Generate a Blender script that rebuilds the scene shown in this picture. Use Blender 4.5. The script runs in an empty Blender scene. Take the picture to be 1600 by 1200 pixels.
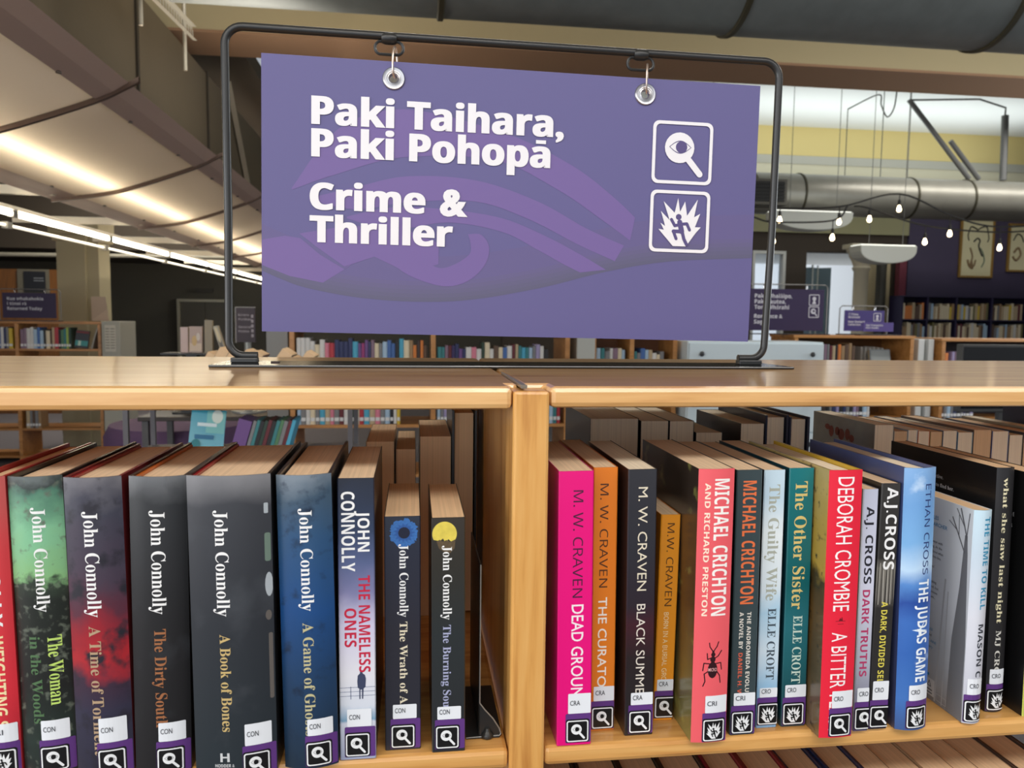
import bpy, bmesh, math, random
from mathutils import Matrix, Vector

# ------------------------------------------------------------------ camera, world, lights, exposure
random.seed(7)
SC = bpy.context.scene
COL = SC.collection
ZT = 1.35                      # height of the top of the near bookcase above the floor; shelf-level z = 0 below
CAM = (-0.0784, -0.5994, 0.0526)
PITCH, YAW, ROLL = 0.08327, 0.12827, 0.01154

def camera():
    F = Vector((math.sin(YAW) * math.cos(PITCH), math.cos(YAW) * math.cos(PITCH), -math.sin(PITCH)))
    A = Vector((math.cos(YAW), -math.sin(YAW), 0))
    U = A.cross(F)
    A2 = A * math.cos(ROLL) + U * math.sin(ROLL)
    U2 = U * math.cos(ROLL) - A * math.sin(ROLL)
    M = Matrix((A2, U2, -F)).transposed().to_4x4()
    M.translation = Vector(CAM) + Vector((0, 0, ZT))
    cd = bpy.data.cameras.new('camera')
    cd.sensor_fit = 'HORIZONTAL'; cd.sensor_width = 36.0; cd.lens = 27.0
    cd.clip_start = 0.02; cd.clip_end = 200
    cd.dof.use_dof = True; cd.dof.focus_distance = 0.74; cd.dof.aperture_fstop = 13
    co = bpy.data.objects.new('camera', cd); COL.objects.link(co)
    co.matrix_world = M
    SC.camera = co
camera()

W = bpy.data.worlds.new('world'); SC.world = W; W.use_nodes = True
W.node_tree.nodes['Background'].inputs[0].default_value = (0.86, 0.92, 1.0, 1)
W.node_tree.nodes['Background'].inputs[1].default_value = 0.45
vs = SC.view_settings
vs.view_transform = 'Standard'; vs.look = 'None'; vs.exposure = 0.0; vs.gamma = 1.0; vs.use_curve_mapping = False

def area(name, loc, rot, size, power, col=(1, 1, 1), spread=180):
    l = bpy.data.lights.new(name, 'AREA'); l.shape = 'RECTANGLE'; l.size, l.size_y = size
    l.energy = power; l.color = col; l.spread = math.radians(spread)
    o = bpy.data.objects.new(name, l); COL.objects.link(o)
    o.location = (loc[0], loc[1], loc[2] + ZT); o.rotation_euler = [math.radians(a) for a in rot]
    return o
# ceiling fluorescents over the aisle behind the camera, and window light from the right
area('ceiling_lamp_aisle', (-0.9, -1.5, 1.55), (25, 0, 0), (2.4, 0.5), 30, (1.0, 0.94, 0.86))
area('ceiling_lamp_aisle_right', (1.3, -1.6, 1.5), (25, 0, 0), (2.4, 0.5), 30, (1.0, 0.96, 0.92))
area('window_light_left', (-5.5, -2.5, 0.4), (0, -90, 0), (2.4, 4.4), 210, (0.97, 0.98, 1.0))
area('fill_room', (0.6, 2.6, 2.75), (0, 0, 0), (2.6, 0.4), 42, (1.0, 0.95, 0.88))  # fill light added to brighten the middle of the room
area('fill_room_right', (4.2, 3.4, 2.75), (0, 0, 0), (3.0, 0.5), 70, (1.0, 0.96, 0.92))  # another added fill, for the white cabinet and right-hand units
area('fill_far_left', (-3.6, 9.6, 2.25), (0, 0, 0), (2.0, 0.5), 120, (1.0, 0.93, 0.82))  # added fill that lifts the dark far-left area, no fixture there
area('fill_far_right', (8.5, 8.6, 2.9), (0, 0, 0), (4.0, 0.5), 90, (1.0, 0.96, 0.90))  # added fill for the purple wall and its bookcase, unseen source
area('fill_left_soffit', (-0.95, 4.3, 1.15), (180, 0, 0), (0.5, 2.2), 16, (1.0, 0.92, 0.8))  # upward fill added to lighten the left soffit and duct
area('window_light_right', (7.5, 3.5, 1.0), (0, 90, 0), (2.2, 5.0), 150, (0.9, 0.96, 1.0))
area('window_light_back', (-1.8, -4.3, 0.7), (78, 0, -18), (4.5, 2.4), 62, (0.92, 0.96, 1.0))
area('ceiling_uplight', (7.2, 10.9, 2.35), (180, 0, 0), (6.0, 1.2), 55, (0.95, 1.0, 0.98))

# ------------------------------------------------------------------ helpers
def lin(c):
    c = c / 255.0
    return c / 12.92 if c <= 0.04045 else ((c + 0.055) / 1.055) ** 2.4
def C(r, g, b): return (lin(r), lin(g), lin(b), 1.0)

_m = {}
def mat(name, col=(128, 128, 128), rough=0.5, metal=0.0, coat=0.0, emit=None, power=1.0, noise=0.0, nscale=40.0, bump=0.0, spec=0.5):
    if name in _m: return _m[name]
    m = bpy.data.materials.new(name); m.use_nodes = True
    nt = m.node_tree; b = nt.nodes['Principled BSDF']
    b.inputs['Base Color'].default_value = C(*col)
    b.inputs['Roughness'].default_value = rough; b.inputs['Metallic'].default_value = metal
    b.inputs['Coat Weight'].default_value = coat; b.inputs['Coat Roughness'].default_value = 0.12
    b.inputs['Specular IOR Level'].default_value = spec
    if emit:
        b.inputs['Emission Color'].default_value = C(*emit); b.inputs['Emission Strength'].default_value = power
    if noise or bump:
        tc = nt.nodes.new('ShaderNodeTexCoord'); n = nt.nodes.new('ShaderNodeTexNoise')
        n.inputs['Scale'].default_value = nscale; n.inputs['Detail'].default_value = 4
        nt.links.new(tc.outputs['Object'], n.inputs['Vector'])
        if noise:
            r = nt.nodes.new('ShaderNodeMapRange'); r.inputs['To Min'].default_value = 1 - noise; r.inputs['To Max'].default_value = 1 + noise
            nt.links.new(n.outputs['Fac'], r.inputs['Value'])
            h = nt.nodes.new('ShaderNodeHueSaturation'); h.inputs['Color'].default_value = C(*col)
            nt.links.new(r.outputs['Result'], h.inputs['Value']); nt.links.new(h.outputs['Color'], b.inputs['Base Color'])
        if bump:
            u = nt.nodes.new('ShaderNodeBump'); u.inputs['Strength'].default_value = bump; u.inputs['Distance'].default_value = 0.002
            nt.links.new(n.outputs['Fac'], u.inputs['Height']); nt.links.new(u.outputs['Normal'], b.inputs['Normal'])
    _m[name] = m
    return m

def wood(name, a, b_, c, axis='X', rough=0.3, coat=0.25, scale=1.0, crough=0.1):
    """varnished pine: long grain along an axis"""
    if name in _m: return _m[name]
    m = bpy.data.materials.new(name); m.use_nodes = True
    nt = m.node_tree; b = nt.nodes['Principled BSDF']
    tc = nt.nodes.new('ShaderNodeTexCoord'); mp = nt.nodes.new('ShaderNodeMapping')
    s = {'X': (1.2, 16, 16), 'Z': (16, 16, 1.2), 'Y': (16, 1.2, 16)}[axis]
    mp.inputs['Scale'].default_value = [k * scale for k in s]
    nt.links.new(tc.outputs['Object'], mp.inputs['Vector'])
    n = nt.nodes.new('ShaderNodeTexNoise'); n.inputs['Scale'].default_value = 3.0; n.inputs['Detail'].default_value = 5; n.inputs['Distortion'].default_value = 0.9
    nt.links.new(mp.outputs['Vector'], n.inputs['Vector'])
    n2 = nt.nodes.new('ShaderNodeTexNoise'); n2.inputs['Scale'].default_value = 14.0; n2.inputs['Detail'].default_value = 3
    nt.links.new(mp.outputs['Vector'], n2.inputs['Vector'])
    mx = nt.nodes.new('ShaderNodeMath'); mx.operation = 'MULTIPLY_ADD'; mx.inputs[1].default_value = 0.35
    nt.links.new(n2.outputs['Fac'], mx.inputs[0]); nt.links.new(n.outputs['Fac'], mx.inputs[2])
    r = nt.nodes.new('ShaderNodeValToRGB'); e = r.color_ramp.elements
    e[0].position = 0.45; e[0].color = C(*a); e[1].position = 0.92; e[1].color = C(*c)
    k = e.new(0.66); k.color = C(*b_)
    nt.links.new(mx.outputs[0], r.inputs['Fac']); nt.links.new(r.outputs['Color'], b.inputs['Base Color'])
    b.inputs['Roughness'].default_value = rough
    b.inputs['Coat Weight'].default_value = coat; b.inputs['Coat Roughness'].default_value = crough
    bu = nt.nodes.new('ShaderNodeBump'); bu.inputs['Strength'].default_value = 0.06; bu.inputs['Distance'].default_value = 0.001
    nt.links.new(n2.outputs['Fac'], bu.inputs['Height']); nt.links.new(bu.outputs['Normal'], b.inputs['Normal'])
    _m[name] = m
    return m

def art(name, h, stops, noise=0.0, nscale=30.0, rough=0.35, coat=0.3, patch=None, streak=None):
    """printed cover: colour bands up the book (0 bottom .. 1 top), optional mottling and a second blotchy colour"""
    if name in _m: return _m[name]
    m = bpy.data.materials.new(name); m.use_nodes = True
    nt = m.node_tree; b = nt.nodes['Principled BSDF']; L = nt.links.new
    tc = nt.nodes.new('ShaderNodeTexCoord'); sx = nt.nodes.new('ShaderNodeSeparateXYZ'); L(tc.outputs['Object'], sx.inputs[0])
    n = nt.nodes.new('ShaderNodeTexNoise'); n.inputs['Scale'].default_value = nscale; n.inputs['Detail'].default_value = 5
    if streak:
        mp = nt.nodes.new('ShaderNodeMapping'); mp.inputs['Scale'].default_value = streak
        L(tc.outputs['Object'], mp.inputs['Vector']); L(mp.outputs['Vector'], n.inputs['Vector'])
    else:
        L(tc.outputs['Object'], n.inputs['Vector'])
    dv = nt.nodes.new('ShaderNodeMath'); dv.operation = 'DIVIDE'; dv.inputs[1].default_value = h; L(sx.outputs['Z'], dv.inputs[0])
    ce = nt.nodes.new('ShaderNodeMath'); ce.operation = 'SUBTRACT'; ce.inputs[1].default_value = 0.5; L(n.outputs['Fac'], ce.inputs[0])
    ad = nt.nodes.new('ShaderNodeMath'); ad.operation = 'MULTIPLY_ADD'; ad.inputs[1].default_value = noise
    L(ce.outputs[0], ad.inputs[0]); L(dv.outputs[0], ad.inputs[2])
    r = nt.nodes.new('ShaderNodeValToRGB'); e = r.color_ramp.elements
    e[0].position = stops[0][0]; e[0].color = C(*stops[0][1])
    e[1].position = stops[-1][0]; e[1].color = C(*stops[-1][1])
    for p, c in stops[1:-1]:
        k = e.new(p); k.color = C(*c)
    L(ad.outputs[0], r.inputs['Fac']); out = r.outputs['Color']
    if patch:
        col, lo, hi, sc = patch
        n2 = nt.nodes.new('ShaderNodeTexNoise'); n2.inputs['Scale'].default_value = sc; n2.inputs['Detail'].default_value = 6
        L(tc.outputs['Object'], n2.inputs['Vector'])
        mr = nt.nodes.new('ShaderNodeMapRange'); mr.inputs['From Min'].default_value = lo; mr.inputs['From Max'].default_value = hi
        L(n2.outputs['Fac'], mr.inputs['Value'])
        mx = nt.nodes.new('ShaderNodeMix'); mx.data_type = 'RGBA'
        L(mr.outputs['Result'], mx.inputs[0]); L(out, mx.inputs[6]); mx.inputs[7].default_value = C(*col); out = mx.outputs[2]
    L(out, b.inputs['Base Color'])
    b.inputs['Roughness'].default_value = rough; b.inputs['Coat Weight'].default_value = coat; b.inputs['Coat Roughness'].default_value = 0.15
    _m[name] = m
    return m

def paper(name, col, axis='x', k=900):
    """the cut edge of a page block: fine sheet lines"""
    if name in _m: return _m[name]
    m = bpy.data.materials.new(name); m.use_nodes = True
    nt = m.node_tree; b = nt.nodes['Principled BSDF']; L = nt.links.new
    tc = nt.nodes.new('ShaderNodeTexCoord'); mp = nt.nodes.new('ShaderNodeMapping')
    mp.inputs['Scale'].default_value = (k, 6, 1.5)
    L(tc.outputs['Object'], mp.inputs['Vector'])
    n = nt.nodes.new('ShaderNodeTexNoise'); n.inputs['Scale'].default_value = 1.0; n.inputs['Detail'].default_value = 3
    L(mp.outputs['Vector'], n.inputs['Vector'])
    r = nt.nodes.new('ShaderNodeMapRange'); r.inputs['From Min'].default_value = 0.3; r.inputs['From Max'].default_value = 0.7
    r.inputs['To Min'].default_value = 0.88; r.inputs['To Max'].default_value = 1.05
    L(n.outputs['Fac'], r.inputs['Value'])
    h = nt.nodes.new('ShaderNodeHueSaturation'); h.inputs['Color'].default_value = C(*col)
    L(r.outputs['Result'], h.inputs['Value']); L(h.outputs['Color'], b.inputs['Base Color'])
    b.inputs['Roughness'].default_value = 0.85
    _m[name] = m
    return m

class MB:
    def __init__(self): self.v = []; self.f = []; self.m = []
    def add(self, vs, fs, mi=0):
        o = len(self.v); self.v += [tuple(p) for p in vs]
        for f in fs: self.f.append([i + o for i in f]); self.m.append(mi)
        return self
    def poly(self, pts, mi=0): return self.add(pts, [list(range(len(pts)))], mi)
    def box(self, x0, x1, y0, y1, z0, z1, mi=0):
        vs = [(x0, y0, z0), (x1, y0, z0), (x1, y1, z0), (x0, y1, z0), (x0, y0, z1), (x1, y0, z1), (x1, y1, z1), (x0, y1, z1)]
        return self.add(vs, [[0, 3, 2, 1], [4, 5, 6, 7], [0, 1, 5, 4], [1, 2, 6, 5], [2, 3, 7, 6], [3, 0, 4, 7]], mi)
    def prism(self, loop, axis, a, b, mi=0):
        def p(q, t): return {'z': (q[0], q[1], t), 'y': (q[0], t, q[1]), 'x': (t, q[0], q[1])}[axis]
        n = len(loop)
        vs = [p(q, a) for q in loop] + [p(q, b) for q in loop]
        fs = [list(range(n))[::-1], list(range(n, 2 * n))] + [[i, (i + 1) % n, n + (i + 1) % n, n + i] for i in range(n)]
        return self.add(vs, fs, mi)
    def tube(self, path, r, n=8, mi=0, closed=False, rr=None):
        P = [Vector(p) for p in path]; k = len(P); vs = []; fs = []
        ref = Vector((0, 0, 1)); prev = None
        for i, p in enumerate(P):
            if closed: t = P[(i + 1) % k] - P[i - 1]
            else: t = P[min(i + 1, k - 1)] - P[max(i - 1, 0)]
            t.normalize()
            if prev is None:
                a = t.cross(ref)
                if a.length < 1e-3: a = t.cross(Vector((1, 0, 0)))
            else:
                a = prev - t * prev.dot(t)
                if a.length < 1e-6: a = t.cross(ref)
            a.normalize(); b = t.cross(a); prev = a
            rad = rr[i] if rr else r
            for j in range(n):
                w = 2 * math.pi * j / n
                vs.append(p + a * (rad * math.cos(w)) + b * (rad * math.sin(w)))
        for i in range(k if closed else k - 1):
            for j in range(n):
                i2 = (i + 1) % k
                fs.append([i * n + j, i * n + (j + 1) % n, i2 * n + (j + 1) % n, i2 * n + j])
        if not closed: fs += [list(range(n))[::-1], list(range((k - 1) * n, k * n))]
        return self.add(vs, fs, mi)
    def lathe(self, prof, c=(0, 0, 0), axis='z', n=16, mi=0):
        vs = []; fs = []; k = len(prof)
        for r, t in prof:
            for j in range(n):
                w = 2 * math.pi * j / n; x, y = r * math.cos(w), r * math.sin(w)
                q = {'z': (x, y, t), 'y': (x, t, y), 'x': (t, x, y)}[axis]
                vs.append((q[0] + c[0], q[1] + c[1], q[2] + c[2]))
        for i in range(k - 1):
            for j in range(n):
                fs.append([i * n + j, i * n + (j + 1) % n, (i + 1) * n + (j + 1) % n, (i + 1) * n + j])
        fs += [list(range(n))[::-1], list(range((k - 1) * n, k * n))]
        return self.add(vs, fs, mi)
    def build(self, name, mats, parent=None, loc=(0, 0, 0), smooth=False, bevel=0.0, seg=2, fix=True):
        me = bpy.data.meshes.new(name); me.from_pydata(self.v, [], self.f)
        if not isinstance(mats, (list, tuple)): mats = [mats]
        for m in mats: me.materials.append(m)
        me.polygons.foreach_set('material_index', self.m)
        if fix:
            bm = bmesh.new(); bm.from_mesh(me); bmesh.ops.recalc_face_normals(bm, faces=bm.faces[:]); bm.to_mesh(me); bm.free()
        if smooth:
            me.shade_smooth(); me.set_sharp_from_angle(angle=math.radians(40))
        me.update()
        o = bpy.data.objects.new(name, me); COL.objects.link(o)
        if parent: o.parent = parent; o.location = loc
        else: o.location = (loc[0], loc[1], loc[2] + ZT)
        if bevel:
            b = o.modifiers.new('bevel', 'BEVEL'); b.width = bevel; b.segments = seg; b.limit_method = 'ANGLE'; b.angle_limit = math.radians(50)
        return o

def tag(o, label=None, cat=None, group=None, kind=None):
    if label: o['label'] = label
    if cat: o['category'] = cat
    if group: o['group'] = group
    if kind: o['kind'] = kind
    return o
def thing(name, label, cat, loc=(0, 0, 0), rotz=0.0, group=None, roty=0.0, rotx=0.0):
    o = bpy.data.objects.new(name, None); COL.objects.link(o); o.empty_display_size = 0.05
    o.location = (loc[0], loc[1], loc[2] + ZT); o.rotation_euler = (rotx, roty, rotz)
    return tag(o, label, cat, group)
def struct(name, mb, m, **k):
    return tag(mb.build(name, m, **k), kind='structure')

# ---- lettering
def mapped(s, style):
    A = {'serif': (0x1D400, 0x1D41A), 'bold': (0x1D5D4, 0x1D5EE), 'italic': (0x1D434, 0x1D44E), 'sans': (None, None), 'thin': (0x1D5A0, 0x1D5BA)}[style]
    if A[0] is None: return s
    o = ''
    for ch in s:
        if 'A' <= ch <= 'Z': o += chr(A[0] + ord(ch) - 65)
        elif 'a' <= ch <= 'z': o += '\u210e' if (style == 'italic' and ch == 'h') else chr(A[1] + ord(ch) - 97)
        else: o += ch
    return o
_t = {}
def text2d(s, style='sans', off=0.0, space=1.0):
    """outline of a word as (points, faces, x0, x1, cap height)"""
    key = (s, style, off, space)
    if key in _t: return _t[key]
    def raw(b):
        c = bpy.data.curves.new('lettering', 'FONT'); c.body = b; c.size = 1.0; c.offset = off; c.resolution_u = 3; c.space_character = space
        o = bpy.data.objects.new('lettering', c)
        me = o.to_mesh()
        P = [(v.co.x, v.co.y) for v in me.vertices]; Fs = [list(p.vertices) for p in me.polygons]
        o.to_mesh_clear(); bpy.data.objects.remove(o); bpy.data.curves.remove(c)
        return P, Fs
    P, Fs = raw(mapped(s, style)); H, _ = raw(mapped('H', style))
    cap = max(p[1] for p in H)
    r = (P, Fs, min(p[0] for p in P), max(p[0] for p in P), cap)
    _t[key] = r
    return r
def fit(s, style, x0, x1, y0, y1, off=0.0, space=1.0):
    """2-D polygons of a word with its baseline at y0, capital height at y1, from x0 to x1"""
    P, Fs, a, b, cap = text2d(s, style, off, space)
    sx = (x1 - x0) / (b - a); sy = (y1 - y0) / cap
    Q = [(x0 + (p[0] - a) * sx, y0 + p[1] * sy) for p in P]
    return [[Q[i] for i in f] for f in Fs]
def natural(s, style, x0, y0, capheight, off=0.0, squeeze=1.0):
    P, Fs, a, b, cap = text2d(s, style, off)
    k = capheight / cap
    return fit(s, style, x0, x0 + (b - a) * k * squeeze, y0, y0 + capheight, off)

# ---- flat marks, in millimetre-free unit squares
def rrect(x0, x1, y0, y1, r, n=4):
    o = []
    for cx, cy, a in ((x1 - r, y1 - r, 0), (x0 + r, y1 - r, 90), (x0 + r, y0 + r, 180), (x1 - r, y0 + r, 270)):
        for i in range(n + 1):
            w = math.radians(a + 90 * i / n); o.append((cx + r * math.cos(w), cy + r * math.sin(w)))
    return o
def circ(cx, cy, r, n=24, ry=None): return [(cx + r * math.cos(2 * math.pi * i / n), cy + (ry or r) * math.sin(2 * math.pi * i / n)) for i in range(n)]
def ring(a, b):
    n = len(a); return [[a[i], a[(i + 1) % n], b[(i + 1) % n], b[i]] for i in range(n)]
def bar(x0, y0, x1, y1, w):
    dx, dy = x1 - x0, y1 - y0; l = math.hypot(dx, dy); nx, ny = -dy / l * w / 2, dx / l * w / 2
    o = []; a0 = math.atan2(ny, nx)
    for i in range(7): o.append((x0 + w / 2 * math.cos(a0 + math.pi * i / 6), y0 + w / 2 * math.sin(a0 + math.pi * i / 6)))
    for i in range(7): o.append((x1 + w / 2 * math.cos(a0 + math.pi + math.pi * i / 6), y1 + w / 2 * math.sin(a0 + math.pi + math.pi * i / 6)))
    return o
def almond(cx, cy, a, b, n=10):
    up = [(cx - a + 2 * a * i / n, cy + b * math.sin(math.pi * i / n)) for i in range(n + 1)]
    dn = [(cx + a - 2 * a * i / n, cy - b * math.sin(math.pi * i / n)) for i in range(1, n)]
    return up + dn
# (polygon, colour, layer) with colour 'w' white / 'd' dark, on the unit square
def mark_frame(t=0.055): return [(q, 'w', 1) for q in ring(rrect(0, 1, 0, 1, .1), rrect(t, 1 - t, t, 1 - t, .07))]
def spread(o): return [(q, c, l + 0.05 * i) for i, (q, c, l) in enumerate(o)]
def mark_magnifier():
    o = [(circ(.45, .58, .245), 'w', 1), (bar(.60, .40, .80, .17, .10), 'w', 1)]
    al = almond(.46, .59, .185, .105)
    o += [(q, 'd', 2) for q in ring(al, [(.46 + (x - .46) * .93, .59 + (y - .59) * .86) for x, y in al])]
    o.append((circ(.48, .59, .095), 'd', 2))
    return o[:2] and [(o[0][0], 'w', 1), (o[1][0], 'w', 1.12)] + [(q, c, 2 if k < len(o) - 3 else 2.15) for k, (q, c, l) in enumerate(o[2:])]
def mark_burst():
    sp = [(.40, .10), (.62, .10), (.78, .33), (.86, .42), (.76, .42), (.84, .64), (.74, .58), (.79, .87), (.62, .60), (.58, .83), (.50, .66), (.46, .88), (.41, .64),
          (.22, .82), (.33, .52), (.18, .66), (.26, .42), (.18, .47), (.24, .36), (.15, .37)]
    o = [(sp, 'w', 1), (circ(.48, .575, .048), 'd', 2)]
    for b in ((.50, .49, .54, .34, .085), (.54, .46, .62, .47, .05), (.62, .47, .67, .37, .05), (.49, .45, .42, .43, .05), (.42, .43, .36, .53, .05),
              (.54, .34, .40, .34, .06), (.40, .34, .45, .22, .05), (.55, .33, .58, .22, .055), (.58, .22, .63, .13, .055)):
        o.append((bar(*b), 'd', 2))
    return spread(o)

# ------------------------------------------------------------------ shared materials
PINE_X = wood('pine_along_shelf', (178, 118, 58), (210, 156, 88), (224, 174, 106), 'X', 0.30, 0.25)
PINE_TOP = wood('pine_varnished_top', (190, 134, 76), (216, 164, 100), (230, 184, 122), 'X', 0.34, 1.0, 1.0, 0.15)
PINE_Z = wood('pine_upright', (180, 120, 56), (212, 156, 84), (224, 174, 104), 'Z', 0.32, 0.2)
PINE_FAR = wood('pine_far', (150, 100, 50), (176, 122, 66), (190, 136, 80), 'X', 0.4, 0.1, 0.5)
BLACK_METAL = mat('black_powder_coat', (34, 35, 36), 0.38, 0.0, 0.1)
BLACK_GLOSS = mat('black_gloss_plate', (14, 14, 14), 0.10, 0.0, 0.5)
CHROME = mat('nickel', (205, 205, 208), 0.22, 1.0)
COPPER = mat('copper_ring', (190, 150, 125), 0.25, 1.0)
WHITE = mat('white_print', (232, 234, 236), 0.5)
PURPLE = mat('genre_purple', (92, 52, 124), 0.4, 0, 0.25)
INK = mat('black_print', (10, 10, 12), 0.4, 0, 0.25)
LABEL = mat('label_paper', (228, 232, 238), 0.5, 0, 0.15)
PAGES = [paper('aged_pages', (232, 204, 170)), paper('tan_pages', (226, 192, 152)), paper('cream_pages', (244, 230, 204))]

# ------------------------------------------------------------------ the near bookcase
ZS = -0.3004
def near_bookcase():
    t = thing('library_bookcase', 'near two-bay pine bookcase with varnished top carrying the big purple sign', 'bookcase', (0, 0, -ZT))
    def part(n, mb, m, bev=0.002, lab=None):
        o = mb.build(n, m, t, (0, 0, ZT), bevel=bev)
        if lab: o['label'] = lab
        return o
    XL, XR, D, T = -0.93, 0.96, 0.45, 0.0173
    part('top_board', MB().prism([(XL, 0), (-0.0004, 0), (-0.0004, 0.03), (0.0085, 0.03), (0.0085, D), (XL, D)], 'z', -T - 0.001, 0), PINE_TOP, 0.0045)
    part('top_board', MB().prism([(0.0298, 0.0005), (XR, 0.0005), (XR, D), (0.0100, D), (0.0100, 0.03), (0.0298, 0.03)], 'z', -T, 0.0), PINE_TOP, 0.0045)
    part('joint_plate', MB().prism([(0.0068, 0.004), (0.0118, 0.004), (0.0100, 0.16), (0.0085, 0.16)], 'z', -0.002, 0.0009), mat('grey_plate', (120, 112, 100), 0.4, 0.3), 0.0004, 'grey metal strip over the joint of the two top boards')
    for x, nm in ((0, 1), (-0.96, 0), (0.9603, 0)):
        w = 0.0292
        part('front_post', MB().box(x, x + w, -0.0015, 0.045, -ZT, -0.0035), PINE_Z, 0.0025)
        part('rear_post', MB().box(x, x + w, 0.405, 0.4515, -ZT, -0.0035), PINE_Z, 0.0025)
        part('side_panel', MB().box(x + 0.004, x + w - 0.004, 0.075, 0.385, -ZT + 0.08, -0.02), PINE_Z, 0.001)
    for z in (ZS, -0.64, -0.95, -1.25):
        for a, b in ((XL, -0.0003), (0.0295, XR)):
            part('shelf', MB().box(a, b, 0.0008, 0.449, z - 0.0162, z), PINE_X, 0.004)
    for a, b in ((XL, -0.0003), (0.0295, XR)):
        part('plinth', MB().box(a, b, 0.02, 0.43, -ZT, -1.268), PINE_X, 0.001)
near_bookcase()

# ------------------------------------------------------------------ books
def decal(name, items, S, w, mats, parent, curved=False, lift=0.00018, z_hi=None):
    """flat printed marks wrapped on a spine; items = (polygon in (across, up), layer, material index)"""
    bm = bmesh.new()
    lay = bm.verts.layers.float.new('layer')
    for poly, l, mi in items:
        vs = []
        for (u, v) in poly:
            q = bm.verts.new((min(max(u, 0.0003), w - 0.0003), 0, v)); q[lay] = l; vs.append(q)
        try:
            f = bm.faces.new(vs); f.material_index = mi
        except ValueError: pass
    bmesh.ops.dissolve_degenerate(bm, dist=1e-6, edges=bm.edges[:])
    if curved:
        k = max(2, int(w / 0.003))
        for i in range(1, k):
            g = bm.verts[:] + bm.edges[:] + bm.faces[:]
            bmesh.ops.bisect_plane(bm, geom=g, plane_co=(w * i / k, 0, 0), plane_no=(1, 0, 0))
    for q in bm.verts: q.co.y = (S(q.co.x) if curved else 0.0) - lift * (q[lay] + 1)
    me = bpy.data.meshes.new(name); bm.to_mesh(me); bm.free()
    for m in mats: me.materials.append(m)
    o = bpy.data.objects.new(name, me); COL.objects.link(o); o.parent = parent
    return o

def box_shift(items, u0, v0, s, mats=('w', 'd')):
    return [([(u0 + x * s, v0 + y * s) for x, y in q], 2 + l * 1.0, 1 if c == 'w' else 0) for q, c, l in items]

def spine_sticker(root, w, S, curved, call, icon, z0, lh=0.0145, gap=0.0212, lx=0.0):
    k = 0.0190
    iu = max(0.0008, w - gap)
    items = [(rrect(iu - 0.0006, w - 0.0004, z0 - 0.0006, z0 + 0.0245, 0.001), 1, 2)]
    items.append((rrect(iu - 0.0004, iu + k + 0.0006, z0 - 0.0004, z0 + k + 0.0008, 0.002), 2, 0))
    mk = mark_frame() + (mark_magnifier() if icon == 'magnifier' else mark_burst())
    items += box_shift(mk, iu + 0.0003, z0 + 0.0003, k - 0.0006)
    o = decal('genre_sticker', items, S, w, [INK, WHITE, PURPLE], root, curved)
    o['label'] = 'purple sticker with white %s mark on black square' % ('eye in magnifying glass' if icon == 'magnifier' else 'starburst')
    la = iu + 0.0014 + lx; lb = min(w - 0.0006, la + 0.0192); lz0 = z0 + 0.0247
    pl = decal('call_label', [(rrect(la, lb, lz0, lz0 + lh, 0.0008), 2, 0)], S, w, [LABEL], root, curved)
    c0 = la + 0.0016; cw = min(0.0084, lb - c0 - 0.0004); c1 = lz0 + max(0.0018, lh * 0.42)
    tx = [(q, 4, 0) for q in fit(call, 'sans', c0, c0 + cw, c1, c1 + 0.0040, 0.004)]
    decal('call_letters', tx, S, w, [mat('label_ink', (60, 62, 70), 0.6)], pl, curved)

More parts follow.
